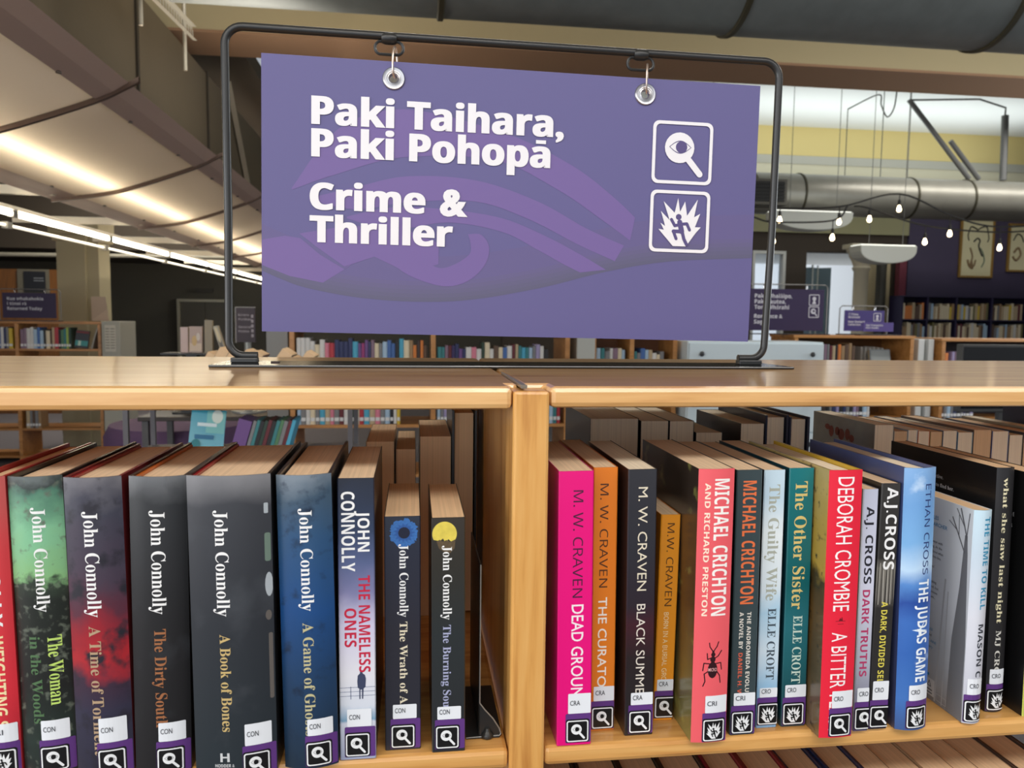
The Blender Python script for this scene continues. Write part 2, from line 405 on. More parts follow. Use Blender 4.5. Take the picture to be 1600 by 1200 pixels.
def book_mesh(root, w, h, d, hard, b, mats, page, endpaper=None, name='cover', pg_drop=0.0):
    t = 0.0026 if hard else 0.0006
    if b > 0.001: S = lambda u: -b * (1 - (2 * u / w - 1) ** 2)
    else: S = lambda u: max(0.0, 0.0008 - min(u, w - u)) if min(u, w - u) < 0.0008 else 0.0
    n = 14 if b > 0.001 else 5
    us = [w * i / n for i in range(n + 1)] if b > 0.001 else [0, 0.0003, 0.0008, w - 0.0008, w - 0.0003, w]
    A = [(0, d)] + [(u, S(u)) for u in us] + [(w, d)]
    tt = 0.0012
    B = [(t, d)] + [(t + (w - 2 * t) * u / w, S(u) + tt) for u in us] + [(w - t, d)]
    mb = MB(); k = len(A)
    for i in range(k - 1):
        mi = 0 if i == 0 else (2 if i == k - 2 else 1)
        a0, a1, b0, b1 = A[i], A[i + 1], B[i], B[i + 1]
        for z0, z1 in ((0.0, h),):
            mb.add([(a0[0], a0[1], z0), (a1[0], a1[1], z0), (a1[0], a1[1], z1), (a0[0], a0[1], z1)], [[0, 1, 2, 3]], mi)
            mb.add([(b0[0], b0[1], z0), (b1[0], b1[1], z0), (b1[0], b1[1], z1), (b0[0], b0[1], z1)], [[3, 2, 1, 0]], mi)
        for z in (0.0, h):
            mb.add([(a0[0], a0[1], z), (a1[0], a1[1], z), (b1[0], b1[1], z), (b0[0], b0[1], z)], [[0, 1, 2, 3]], mi)
    for a, c in ((A[0], B[0]), (A[-1], B[-1])):
        mb.add([(a[0], a[1], 0), (c[0], c[1], 0), (c[0], c[1], h), (a[0], a[1], h)], [[0, 1, 2, 3]], 0)
    me_o = mb.build(name, mats, root, fix=False)
    bm = bmesh.new(); bm.from_mesh(me_o.data); bmesh.ops.remove_doubles(bm, verts=bm.verts[:], dist=1e-6); bmesh.ops.recalc_face_normals(bm, faces=bm.faces[:]); bm.to_mesh(me_o.data); bm.free()
    if b > 0.001: me_o.data.shade_smooth(); me_o.data.set_sharp_from_angle(angle=math.radians(28))
    # page block follows the inside of the spine
    g = 0.0032 if hard else 0.0005
    e = 0.0016 if hard else 0.0
    x0, x1 = t + e + (0.0012 if endpaper else 0), w - t - e * 0.5
    pts = [(x0 + (x1 - x0) * u / w, S(u) + tt + (0.0015 if hard else 0.0002)) for u in us]
    lp = pts + [(x1, d - (0.004 if hard else 0.0004)), (x0, d - (0.004 if hard else 0.0004))]
    MB().prism(lp, 'z', g if hard else 0.0004, h - g - pg_drop).build('page_block', page, root)
    if endpaper:
        eo = MB().box(t + 0.0002, x0 - 0.0002, 0.006, d - 0.006, 0.003, h - 0.0012).build('endpaper', endpaper, root)
        eo['label'] = 'coloured jacket flap inside the board'
    return S

def lettering(root, texts, w, h, S, curved, tilt=0):
    mats, items = [], []
    for s, style, f0, f1, u0, u1, col, off in texts:
        m = mat('ink_%d_%d_%d' % col, col, 0.45, 0, 0.2)
        if m not in mats: mats.append(m)
        for q in fit(s, style, f0 * h, f1 * h, u0 * w, u1 * w, off):
            items.append(([(y, h - x) for x, y in q], -0.3, mats.index(m)))
    if items: decal('spine_lettering', items, S, w, mats, root, curved)

Wt = (236, 236, 236)
PL = lambda name, col, rough=0.4, coat=0.35, **k: mat(name, col, rough, 0, coat, **k)
DARK = PL('dark_board', (22, 20, 20))
def B(name, label, X, Y, w, h, tilt, d, hard, bulge, cover, spine, page, call, icon, z0, texts, endpaper=None, right=None, lh=0.0145, lx=0.0, pics=None, group=None):
    r = math.radians(tilt)
    t = thing(name, label, 'book', (X, Y, ZS + 0.0002 + max(0, w * math.sin(r))), 0, group, roty=r)
    S = book_mesh(t, w, h, d, hard, bulge, [cover, spine, right or cover], page, endpaper)
    curved = bulge > 0.001
    if pics:
        for nm, items, mats_ in pics: decal(nm, items, S, w, mats_, t, curved, 0.00005)
    lettering(t, texts, w, h, S, curved)
    if call: spine_sticker(t, w, S, curved, call, icon, z0, lh, 0.0240 if X < 0 else 0.0212, lx)
    return t

GCRIME = 'crime novels in the left bay of the near shelf'
GTHRILL = 'crime and thriller novels in the right bay of the near shelf'
H = 0.2345
# left bay -------------------------------------------------------------------------------------
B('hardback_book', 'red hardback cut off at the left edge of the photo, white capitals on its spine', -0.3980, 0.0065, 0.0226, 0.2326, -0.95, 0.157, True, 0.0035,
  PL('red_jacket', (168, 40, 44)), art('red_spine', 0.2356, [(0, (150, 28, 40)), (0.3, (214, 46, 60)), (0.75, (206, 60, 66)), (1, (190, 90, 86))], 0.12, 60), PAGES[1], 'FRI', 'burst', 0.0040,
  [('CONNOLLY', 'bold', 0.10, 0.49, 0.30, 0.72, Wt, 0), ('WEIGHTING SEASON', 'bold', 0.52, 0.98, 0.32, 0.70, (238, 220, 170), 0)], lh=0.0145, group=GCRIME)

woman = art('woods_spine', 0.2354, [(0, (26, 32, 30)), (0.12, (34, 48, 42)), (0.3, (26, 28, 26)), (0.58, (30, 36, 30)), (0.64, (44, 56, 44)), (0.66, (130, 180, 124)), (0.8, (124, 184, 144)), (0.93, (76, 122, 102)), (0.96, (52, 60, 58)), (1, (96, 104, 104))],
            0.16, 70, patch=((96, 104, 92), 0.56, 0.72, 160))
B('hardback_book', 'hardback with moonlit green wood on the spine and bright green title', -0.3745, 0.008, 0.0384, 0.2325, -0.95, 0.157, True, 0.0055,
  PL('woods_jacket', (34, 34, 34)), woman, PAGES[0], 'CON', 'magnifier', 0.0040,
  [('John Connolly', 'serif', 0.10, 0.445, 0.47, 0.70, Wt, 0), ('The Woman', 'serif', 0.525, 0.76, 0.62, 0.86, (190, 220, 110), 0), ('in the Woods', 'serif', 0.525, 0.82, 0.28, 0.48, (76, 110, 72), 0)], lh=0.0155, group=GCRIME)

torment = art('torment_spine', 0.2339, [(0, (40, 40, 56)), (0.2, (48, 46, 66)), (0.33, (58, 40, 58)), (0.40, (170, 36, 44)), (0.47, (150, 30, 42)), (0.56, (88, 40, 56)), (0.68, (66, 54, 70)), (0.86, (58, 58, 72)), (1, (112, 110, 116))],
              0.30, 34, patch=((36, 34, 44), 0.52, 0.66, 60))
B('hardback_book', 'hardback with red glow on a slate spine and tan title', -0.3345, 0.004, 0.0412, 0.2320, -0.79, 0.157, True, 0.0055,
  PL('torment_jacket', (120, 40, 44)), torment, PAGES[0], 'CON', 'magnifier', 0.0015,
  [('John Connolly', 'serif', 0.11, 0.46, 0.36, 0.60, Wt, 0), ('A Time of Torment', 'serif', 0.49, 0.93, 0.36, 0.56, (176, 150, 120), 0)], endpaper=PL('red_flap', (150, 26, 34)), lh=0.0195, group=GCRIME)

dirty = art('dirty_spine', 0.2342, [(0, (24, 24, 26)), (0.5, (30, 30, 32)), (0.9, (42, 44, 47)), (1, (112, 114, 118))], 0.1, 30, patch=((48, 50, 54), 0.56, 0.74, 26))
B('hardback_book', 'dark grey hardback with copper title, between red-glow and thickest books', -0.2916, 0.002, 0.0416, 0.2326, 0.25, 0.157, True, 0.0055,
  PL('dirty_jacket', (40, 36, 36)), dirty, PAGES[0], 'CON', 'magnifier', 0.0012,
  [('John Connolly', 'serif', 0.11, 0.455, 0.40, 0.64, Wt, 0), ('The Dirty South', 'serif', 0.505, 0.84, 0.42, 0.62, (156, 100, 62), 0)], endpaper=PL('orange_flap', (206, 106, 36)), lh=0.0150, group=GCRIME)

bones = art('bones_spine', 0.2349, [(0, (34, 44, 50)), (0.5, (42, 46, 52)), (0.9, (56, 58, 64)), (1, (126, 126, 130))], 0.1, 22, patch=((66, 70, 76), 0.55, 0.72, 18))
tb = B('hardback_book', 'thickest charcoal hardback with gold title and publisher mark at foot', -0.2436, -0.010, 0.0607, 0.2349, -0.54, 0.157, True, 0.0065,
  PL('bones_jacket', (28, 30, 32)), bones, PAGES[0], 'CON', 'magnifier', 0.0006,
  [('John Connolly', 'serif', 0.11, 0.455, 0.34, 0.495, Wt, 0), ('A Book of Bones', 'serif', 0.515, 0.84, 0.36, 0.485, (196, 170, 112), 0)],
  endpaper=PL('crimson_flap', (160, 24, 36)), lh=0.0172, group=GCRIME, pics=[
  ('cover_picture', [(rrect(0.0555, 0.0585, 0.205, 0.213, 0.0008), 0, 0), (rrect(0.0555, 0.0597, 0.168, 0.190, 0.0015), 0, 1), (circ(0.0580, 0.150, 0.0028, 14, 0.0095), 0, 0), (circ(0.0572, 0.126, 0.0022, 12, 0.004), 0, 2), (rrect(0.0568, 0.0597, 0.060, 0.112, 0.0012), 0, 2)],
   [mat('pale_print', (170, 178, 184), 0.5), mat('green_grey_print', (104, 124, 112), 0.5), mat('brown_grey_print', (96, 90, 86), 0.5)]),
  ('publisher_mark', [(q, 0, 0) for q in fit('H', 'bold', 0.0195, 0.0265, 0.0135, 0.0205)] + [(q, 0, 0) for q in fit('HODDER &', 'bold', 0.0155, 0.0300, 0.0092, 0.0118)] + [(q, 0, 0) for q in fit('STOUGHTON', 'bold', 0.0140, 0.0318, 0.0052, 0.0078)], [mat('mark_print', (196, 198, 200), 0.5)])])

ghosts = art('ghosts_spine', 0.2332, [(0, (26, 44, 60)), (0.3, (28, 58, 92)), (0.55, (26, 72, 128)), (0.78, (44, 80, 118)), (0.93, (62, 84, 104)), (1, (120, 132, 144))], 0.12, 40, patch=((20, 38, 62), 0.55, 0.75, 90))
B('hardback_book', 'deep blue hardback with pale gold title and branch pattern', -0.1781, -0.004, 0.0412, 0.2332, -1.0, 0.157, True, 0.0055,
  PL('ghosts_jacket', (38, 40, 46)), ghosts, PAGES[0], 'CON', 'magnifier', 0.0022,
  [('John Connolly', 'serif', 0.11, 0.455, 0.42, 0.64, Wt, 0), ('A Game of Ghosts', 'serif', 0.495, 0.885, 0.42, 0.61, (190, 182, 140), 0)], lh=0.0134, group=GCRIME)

nameless = art('nameless_spine', 0.2286, [(0, (160, 168, 196)), (0.13, (206, 210, 224)), (0.14, (120, 160, 190)), (0.2, (210, 216, 228)), (0.3, (222, 222, 230)), (0.48, (200, 196, 222)), (0.60, (124, 124, 164)), (0.70, (84, 96, 136)), (0.82, (44, 58, 86)), (1, (28, 34, 50))], 0.06, 60)
sil = [(0.42, .0), (.47, 0), (.47, .33), (.53, .33), (.53, 0), (.58, 0), (.60, .36), (.68, .42), (.70, .70), (.66, .84), (.56, .90), (.56, 1.0), (.46, 1.0), (.45, .90), (.36, .82), (.34, .60), (.36, .40), (.42, .36)]
def place(poly, u0, v0, su, sv): return [(u0 + x * su, v0 + y * sv) for x, y in poly]
B('paperback_book', 'paperback fading from navy to white with crimson title and lone figure', -0.1362, 0.0005, 0.0284, 0.2286, -0.2, 0.153, False, 0.0008,
  PL('nameless_cover', (38, 34, 36)), nameless, PAGES[0], 'CON', 'magnifier', 0.0027,
  [('CONNOLLY', 'bold', 0.046, 0.325, 0.10, 0.46, Wt, 0), ('JOHN', 'bold', 0.114, 0.256, 0.54, 0.86, Wt, 0), ('THE NAMELESS', 'bold', 0.34, 0.685, 0.55, 0.86, (190, 28, 62), 0), ('ONES', 'bold', 0.455, 0.593, 0.16, 0.48, (190, 28, 62), 0)], lh=0.0146, group=GCRIME, pics=[
  ('cover_picture', [(place(sil, 0.0075, 0.050, 0.019, 0.0235), 1, 0)] + [(rrect(0.0004, 0.028, 0.0595 - i * .0035, 0.0600 - i * .0035, 0.0001), 0, 1) for i in range(3)] + [(rrect(0.0085, 0.0092, 0.050, 0.0605, 0.0001), 0, 1)],
   [mat('figure_print', (56, 64, 92), 0.5), mat('rail_print', (132, 140, 164), 0.5)])])

wrath = art('wrath_spine', 0.1949, [(0, (40, 42, 52)), (0.5, (40, 40, 50)), (0.85, (36, 40, 56)), (1, (40, 46, 60))], 0.06, 60)
iris = [(ring(circ(0.0150, 0.1805, 0.0118, 28), circ(0.0150, 0.1805, 0.0046, 28)), 'blue_iris')]
random.seed(3)
def ragged(cx, cy, r0, r1, n): return [(cx + (r0 if i % 2 else r1 * random.uniform(.9, 1.08)) * math.cos(2 * math.pi * i / n), cy + (r0 if i % 2 else r1 * random.uniform(.9, 1.08)) * math.sin(2 * math.pi * i / n)) for i in range(n)]
B('paperback_book', 'small black paperback with a blue iris at the head of its spine', -0.1009, 0.0105, 0.0289, 0.1949, -0.17, 0.128, False, 0.0010,
  PL('wrath_cover', (30, 30, 36)), wrath, PAGES[1], 'CON', 'magnifier', 0.0020,
  [('John Connolly', 'serif', 0.116, 0.425, 0.42, 0.66, Wt, 0), ('The Wrath of Angels', 'serif', 0.445, 0.915, 0.42, 0.63, (226, 216, 190), 0)], lh=0.0120, group=GCRIME, pics=[
  ('cover_picture', [([(0.0158 + random.uniform(.0098, .0124) * math.cos(2 * math.pi * i / 70), 0.1812 + random.uniform(.0100, .0128) * math.sin(2 * math.pi * i / 70)) for i in range(70)], 0, 0), (ragged(0.0158, 0.1815, 0.0060, 0.0086, 30), 0.4, 1), (circ(0.0158, 0.1815, 0.0047, 20), 0.8, 2)],
   [mat('iris_blue', (52, 104, 170), 0.45, noise=0.5, nscale=700), mat('iris_deep_blue', (40, 84, 150), 0.45, noise=0.5, nscale=900), mat('pupil_print', (24, 28, 50), 0.4)])])

burning = art('burning_spine', 0.1949, [(0, (38, 40, 44)), (0.5, (38, 44, 46)), (0.8, (44, 42, 36)), (1, (52, 46, 40))], 0.06, 60)
B('paperback_book', 'small black paperback with a yellow moon at the head of its spine', -0.0630, 0.0036, 0.0270, 0.1949, -0.3, 0.128, False, 0.0010,
  PL('burning_cover', (28, 28, 28)), burning, PAGES[1], 'CON', 'magnifier', 0.0030,
  [('John Connolly', 'serif', 0.116, 0.43, 0.34, 0.60, Wt, 0), ('The Burning Soul', 'serif', 0.452, 0.82, 0.34, 0.57, (164, 168, 200), 0)], lh=0.0108, group=GCRIME, pics=[
  ('cover_picture', [([(0.0104 + 0.0098 * math.cos(a), 0.1818 + 0.0100 * math.sin(a)) for a in [math.radians(-28 + 236 * i / 24) for i in range(25)]] + [(0.0065, 0.1760), (0.0092, 0.1782), (0.0110, 0.1745), (0.0135, 0.1775), (0.0155, 0.1755)], 0, 0),
   ([(0.004, 0.1757), (0.0065, 0.1772), (0.009, 0.1755), (0.0120, 0.1768), (0.0150, 0.1750), (0.0190, 0.1765), (0.0185, 0.1700), (0.0150, 0.1660), (0.010, 0.1670), (0.006, 0.1700)], 0.5, 1)],
   [mat('moon_yellow', (216, 196, 82), 0.45, noise=0.25, nscale=160), mat('branch_print', (88, 72, 50), 0.5, noise=0.5, nscale=500)])])

# right bay ------------------------------------------------------------------------------------
B('paperback_book', 'large bright magenta paperback standing beside the middle post', 0.0402, 0.0020, 0.0290, 0.2314, -0.5, 0.153, False, 0.0008,
  PL('magenta_cover', (190, 0, 108)), PL('magenta_spine', (226, 0, 120), 0.4, 0.15), PAGES[0], 'CRA', 'magnifier', 0.0027,
  [('M. W. CRAVEN', 'thin', 0.068, 0.455, 0.42, 0.70, (74, 16, 56), 0.0), ('DEAD GROUND', 'sans', 0.48, 0.862, 0.40, 0.74, (240, 226, 232), 0.01)], lh=0.0172, group=GTHRILL)
B('paperback_book', 'tall orange paperback between the magenta one and the black one', 0.0736, 0.0225, 0.0209, 0.2301, -0.42, 0.153, False, 0.0006,
  PL('orange_cover', (196, 104, 24)), PL('orange_spine', (228, 126, 30), 0.35), PAGES[0], 'CRA', 'magnifier', 0.0017,
  [('M. W. CRAVEN', 'thin', 0.06, 0.45, 0.28, 0.62, (80, 44, 20), 0.0), ('THE CURATOR', 'sans', 0.487, 0.868, 0.26, 0.62, (240, 232, 222), 0.01)], lh=0.0130, group=GTHRILL)
B('paperback_book', 'tall glossy black paperback with thin cream capitals, beside tall orange one', 0.1008, 0.0114, 0.0247, 0.2303, -0.55, 0.153, False, 0.0008,
  PL('black_brown_cover', (46, 30, 26)), art('summer_spine', 0.2303, [(0, (32, 31, 33)), (0.3, (38, 28, 30)), (0.42, (62, 26, 36)), (0.5, (42, 32, 42)), (0.7, (42, 42, 50)), (1, (46, 46, 52))], 0.12, 30), PAGES[2], 'CRA', 'magnifier', 0.0023,
  [('M. W. CRAVEN', 'sans', 0.065, 0.45, 0.36, 0.68, (222, 212, 190), 0.0), ('BLACK SUMMER', 'sans', 0.50, 0.875, 0.36, 0.66, (220, 212, 200), 0.0)], lh=0.0108, group=GTHRILL)
B('paperback_book', 'short yellow-orange paperback leaning right between black and coral books', 0.1328, 0.0331, 0.0176, 0.1856, 0.75, 0.118, False, 0.0006,
  PL('amber_cover', (214, 128, 24)), PL('amber_spine', (232, 148, 34), 0.35), PAGES[0], 'CRA', 'magnifier', 0.0025,
  [('M.W. CRAVEN', 'thin', 0.04, 0.44, 0.34, 0.70, (86, 52, 18), 0.0), ('BORN IN A BURIAL GROUND', 'thin', 0.47, 0.87, 0.34, 0.58, (246, 226, 180), 0.0)], lh=0.0104, group=GTHRILL)

def beetle(cu, cv, s):
    P = []
    def e(x, y, rx, ry): P.append(([(cu + (x + rx * math.cos(2 * math.pi * i / 20)) * s, cv + (y + ry * math.sin(2 * math.pi * i / 20)) * s) for i in range(20)], 0, 0))
    e(0, -.16, .20, .34); e(0.0, .27, .11, .13); e(0.01, .47, .09, .09); e(0.01, .58, .05, .06)
    def leg(*pts):
        for a, b_ in zip(pts[:-1], pts[1:]): P.append((bar(cu + a[0] * s, cv + a[1] * s, cu + b_[0] * s, cv + b_[1] * s, .045 * s), 0, 0))
    leg((-.09, .33), (-.22, .28), (-.24, .52)); leg((.10, .33), (.22, .40), (.36, .62))
    leg((-.15, .1), (-.36, .12), (-.40, -.18)); leg((.15, .1), (.34, .12), (.38, -.16))
    leg((-.16, -.2), (-.34, -.32), (-.30, -.62), (-.38, -.82)); leg((.16, -.2), (.30, -.40), (.34, -.70))
    leg((-.02, .62), (-.14, .80), (-.16, .95)); leg((.03, .62), (.16, .80), (.22, .98))
    return P
B('hardback_book', 'coral red book with a black beetle low on its spine', 0.1535, -0.0043, 0.0307, 0.2332, -0.1, 0.155, False, 0.0020,
  art('micro_cover', 0.2332, [(0, (120, 112, 60)), (0.3, (74, 66, 40)), (0.5, (42, 34, 28)), (1, (48, 40, 34))], 0.25, 30, patch=((150, 150, 80), 0.6, 0.8, 40)), PL('coral_spine', (232, 94, 102), 0.35), PAGES[0], 'CRI', 'burst', 0.0012,
  [('MICHAEL CRICHTON', 'bold', 0.035, 0.53, 0.44, 0.86, (244, 240, 236), 0), ('AND RICHARD PRESTON', 'bold', 0.05, 0.53, 0.18, 0.33, (244, 226, 206), 0)], lh=0.0150, group=GTHRILL, pics=[
  ('cover_picture', beetle(0.0165, 0.0665, 0.021) + [(q, 1.2, 1) for q in fit('MICRO', 'sans', 0.0128, 0.0202, 0.0620, 0.0648, 0.01)], [mat('beetle_print', (46, 14, 22), 0.4), mat('beetle_letters', (226, 170, 170), 0.5)])])
B('paperback_book', 'dark slate paperback with narrow orange capitals, next to beetle book', 0.1909, 0.0027, 0.0224, 0.2303, -0.44, 0.153, False, 0.0006,
  PL('slate_cover', (30, 32, 34)), PL('slate_spine', (52, 66, 70), 0.4, noise=0.12, nscale=60), PAGES[0], 'CRI', 'burst', 0.0014,
  [('MICHAEL CRICHTON', 'bold', 0.04, 0.50, 0.26, 0.78, (222, 110, 62), 0), ('THE ANDROMEDA EVOLUTION', 'bold', 0.53, 0.90, 0.56, 0.72, (222, 216, 206), 0), ('A NOVEL BY', 'bold', 0.53, 0.67, 0.26, 0.42, (222, 216, 206), 0), ('DANIEL H. WILSON', 'bold', 0.685, 0.93, 0.26, 0.42, (214, 96, 70), 0)], lh=0.0112, group=GTHRILL)
B('paperback_book', 'slim pale sky-blue paperback with a faint grey serif title', 0.2185, 0.0112, 0.0189, 0.2282, -0.28, 0.153, False, 0.0006,
  PL('grey_cover', (40, 40, 44)), art('guilty_spine', 0.2282, [(0, (120, 160, 196)), (0.16, (150, 190, 220)), (0.3, (206, 222, 234)), (0.45, (170, 204, 226)), (0.55, (214, 226, 234)), (0.75, (226, 234, 238)), (0.9, (190, 214, 230)), (1, (196, 218, 232))], 0.12, 40), PAGES[0], 'CRO', 'burst', 0.0030,
  [('The Guilty Wife', 'serif', 0.055, 0.50, 0.26, 0.76, (168, 172, 160), 0), ('ELLE CROFT', 'serif', 0.53, 0.81, 0.40, 0.78, (66, 80, 92), 0)], lh=0.0085, group=GTHRILL)
B('paperback_book', 'teal paperback with a large gold serif title', 0.2414, 0.0109, 0.0224, 0.2296, -0.4, 0.153, False, 0.0008,
  PL('deep_teal_cover', (12, 54, 64)), art('other_spine', 0.2296, [(0, (18, 52, 60)), (0.25, (26, 92, 100)), (0.4, (34, 106, 116)), (0.55, (10, 92, 96)), (1, (14, 112, 118))], 0.08, 40), PAGES[0], 'CRO', 'burst', 0.0020,
  [('The Other Sister', 'serif', 0.05, 0.54, 0.26, 0.74, (214, 190, 118), 0), ('ELLE CROFT', 'serif', 0.565, 0.83, 0.36, 0.72, (196, 214, 200), 0)], lh=0.0112, group=GTHRILL)
B('hardback_book', 'scarlet hardback with narrow white capitals and olive back cover', 0.2653, -0.0094, 0.0296, 0.2316, -0.35, 0.155, True, 0.0014,
  art('bitter_cover', 0.2316, [(0, (104, 84, 58)), (0.25, (76, 60, 36)), (0.45, (92, 66, 30)), (0.58, (60, 48, 24)), (0.64, (170, 140, 56)), (0.8, (166, 140, 66)), (1, (176, 156, 100))], 0.2, 60, patch=((40, 34, 24), 0.58, 0.72, 120)), PL('scarlet_spine', (228, 36, 60), 0.35), PAGES[2], 'CRO', 'magnifier', 0.0017,
  [('DEBORAH CROMBIE', 'sans', 0.025, 0.52, 0.26, 0.74, (246, 240, 240), 0.0), ('A BITTER', 'sans', 0.60, 0.81, 0.26, 0.72, (246, 236, 236), 0.0), ('FEAST', 'sans', 0.835, 0.985, 0.26, 0.72, (246, 236, 236), 0.0)], endpaper=None, right=PL('gold_flap', (196, 160, 40)), lh=0.0150, group=GTHRILL, pics=[
  ('cover_picture', [(bar(0.0105, 0.1025, 0.0190, 0.1025, 0.0004), 0, 0), (bar(0.0125, 0.1000, 0.0175, 0.1000, 0.0004), 0, 0), ([(0.013, 0.1028), (0.0145, 0.1055), (0.0152, 0.1040), (0.016, 0.1064), (0.0168, 0.1028)], 0, 0)], [mat('house_print', (112, 16, 30), 0.4)])])
B('paperback_book', 'slim lilac-grey paperback with black author and magenta title', 0.3006, -0.0029, 0.0138, 0.2134, -0.3, 0.135, False, 0.0006,
  PL('lilac_cover', (150, 152, 168)), art('truths_spine', 0.2134, [(0, (90, 84, 110)), (0.3, (172, 176, 192)), (0.6, (206, 208, 226)), (1, (188, 192, 212))], 0.1, 40), PAGES[0], 'CRO', 'magnifier', 0.0018,
  [('A.J. CROSS', 'bold', 0.07, 0.385, 0.26, 0.76, (34, 34, 44), 0), ('DARK TRUTHS', 'bold', 0.41, 0.77, 0.24, 0.72, (176, 52, 100), 0)], lh=0.0125, group=GTHRILL)
B('paperback_book', 'black paperback with bold white author above a yellow title', 0.3155, -0.0013, 0.0176, 0.2177, 0.4, 0.135, False, 0.0006,
  PL('divided_cover', (40, 38, 36)), art('divided_spine', 0.2177, [(0, (40, 40, 42)), (0.5, (46, 44, 42)), (0.54, (104, 100, 94)), (0.66, (120, 116, 108)), (0.70, (44, 42, 40)), (1, (52, 50, 48))], 0.02, 40, patch=None), PAGES[0], 'CRO', 'magnifier', 0.0018,
  [('A.J.CROSS', 'bold', 0.015, 0.345, 0.30, 0.86, Wt, 0), ('A DARK, DIVIDED SELF', 'bold', 0.475, 0.825, 0.34, 0.66, (220, 206, 84), 0)], lh=0.0170, group=GTHRILL, pics=[
  ('cover_picture', [(bar(0.001 + i * 0.0018 + random.uniform(-.0004, .0004), 0.112, 0.0012 + i * 0.0018 + random.uniform(-.0008, .0008), 0.146 + random.uniform(-.004, .004), random.uniform(.0004, .0009)), 0, i % 2) for i in range(9)], [mat('bark_dark', (34, 32, 30), 0.5), mat('bark_pale', (168, 164, 156), 0.5)])])
B('hardback_book', 'sky-blue hardback with white title and a pale star of light', 0.3395, -0.0028, 0.0292, 0.2315, -1.0, 0.157, True, 0.0045,
  art('judas_cover', 0.2315, [(0, (60, 60, 84)), (0.5, (52, 62, 104)), (1, (70, 84, 130))], 0.2, 30), art('judas_spine', 0.2315, [(0, (62, 88, 140)), (0.12, (64, 112, 184)), (0.3, (52, 100, 178)), (0.42, (60, 108, 186)), (0.5, (40, 76, 156)), (0.56, (84, 136, 204)), (0.62, (186, 214, 240)), (0.72, (120, 172, 222)), (0.86, (110, 160, 214)), (1, (132, 174, 222))], 0.10, 30, patch=((206, 226, 246), 0.62, 0.80, 40)), PAGES[2], 'CRO', 'burst', 0.0022,
  [('ETHAN CROSS', 'thin', 0.06, 0.40, 0.60, 0.80, (34, 50, 110), 0.0), ('THE JUDAS GAME', 'bold', 0.42, 0.812, 0.50, 0.86, (238, 244, 250), 0)], lh=0.0139, group=GTHRILL, pics=[
  ('cover_picture', [([(0.010, 0.090), (0.017, 0.0912), (0.0225, 0.098), (0.0185, 0.0905), (0.026, 0.089), (0.018, 0.0885), (0.0165, 0.083), (0.0160, 0.0885)], 0, 0)], [mat('star_print', (226, 240, 252), 0.4)])])

bark = [(0.0205, 0.0005), (0.0015, 0.0005), (0.0008, 0.07), (0.0042, 0.15), (0.0055, 0.168), (0.0085, 0.168), (0.0118, 0.12), (0.0180, 0.07)]
twigs = [(0.0062, 0.166, 0.0150, 0.190, 0.0016), (0.0080, 0.152, 0.0250, 0.180, 0.0014), (0.0190, 0.170, 0.0290, 0.176, 0.0009), (0.0068, 0.164, 0.0040, 0.188, 0.0012), (0.0105, 0.176, 0.0200, 0.189, 0.0010), (0.0160, 0.166, 0.0170, 0.184, 0.0008), (0.0360, 0.0025, 0.0300, 0.120, 0.0022), (0.0265, 0.0025, 0.0255, 0.11, 0.0012)]
def side_print(root, items, mats, h, name):
    """marks printed on the left-hand cover; (distance back from the spine, up)"""
    mb = MB()
    for poly, l, mi in items: mb.poly([(-0.0002 * (l + 1), p[0], p[1]) for p in poly], mi)
    mb.build(name, mats, root, fix=False)
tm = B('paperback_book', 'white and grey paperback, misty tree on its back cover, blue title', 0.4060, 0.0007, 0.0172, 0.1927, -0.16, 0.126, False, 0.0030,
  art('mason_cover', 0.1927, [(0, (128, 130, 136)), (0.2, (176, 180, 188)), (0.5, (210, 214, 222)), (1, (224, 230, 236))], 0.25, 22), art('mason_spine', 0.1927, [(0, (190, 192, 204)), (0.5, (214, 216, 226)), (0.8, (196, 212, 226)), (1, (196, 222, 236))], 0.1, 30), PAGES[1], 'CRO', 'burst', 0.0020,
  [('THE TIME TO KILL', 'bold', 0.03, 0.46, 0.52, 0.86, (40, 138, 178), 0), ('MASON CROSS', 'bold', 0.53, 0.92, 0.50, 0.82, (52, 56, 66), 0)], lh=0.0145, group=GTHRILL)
GREY_TX = mat('blurb_ink', (70, 74, 84), 0.6); BLUE_TX = mat('blurb_blue', (52, 130, 176), 0.6)
def mirrored(polys): return [[(-x, y) for x, y in q] for q in polys]
it = [(bark, 0, 0)] + [(bar(*b_), 0, 0 if k < 6 else 5) for k, b_ in enumerate(twigs)]
y = 0.150
for k, q_ in enumerate(('ged ways with', 'long. At the', 'n about what', 'let him live.', '', 's and', 'in', '', 'tracking', 'found, but', 'he knows', 'of him...')):
    if q_: it += [(q, 1, 1) for q in mirrored(natural(q_, 'sans', -0.0530 if k != 0 else -0.0560, y, 0.0024, 0.004))]
    y -= 0.0048
for k, q_ in enumerate(('LES', 'ARCHER')): it += [(q, 1, 2) for q in mirrored(natural(q_, 'sans', -0.050, 0.172 - k * 0.0062, 0.0034, 0.008))]
for k, q_ in enumerate(('PRAISE', 'by and', 'ARK AINE', 'Mystery')): it += [(q, 1, 2 if k != 1 else 1) for q in mirrored(natural(q_, 'sans', -0.0535, 0.066 - k * 0.0055, 0.0025, 0.004))]
it += [(rrect(0.0445, 0.052, 0.0225, 0.0250, 0.0002), 1, 2), (rrect(0.0365, 0.0500, 0.0045, 0.0205, 0.0004), 1, 3)]
it += [(q, 2, 4) for q in ring(rrect(0.0200, 0.0335, 0.0040, 0.0105, 0.0006), rrect(0.0204, 0.0331, 0.0044, 0.0101, 0.0005))]
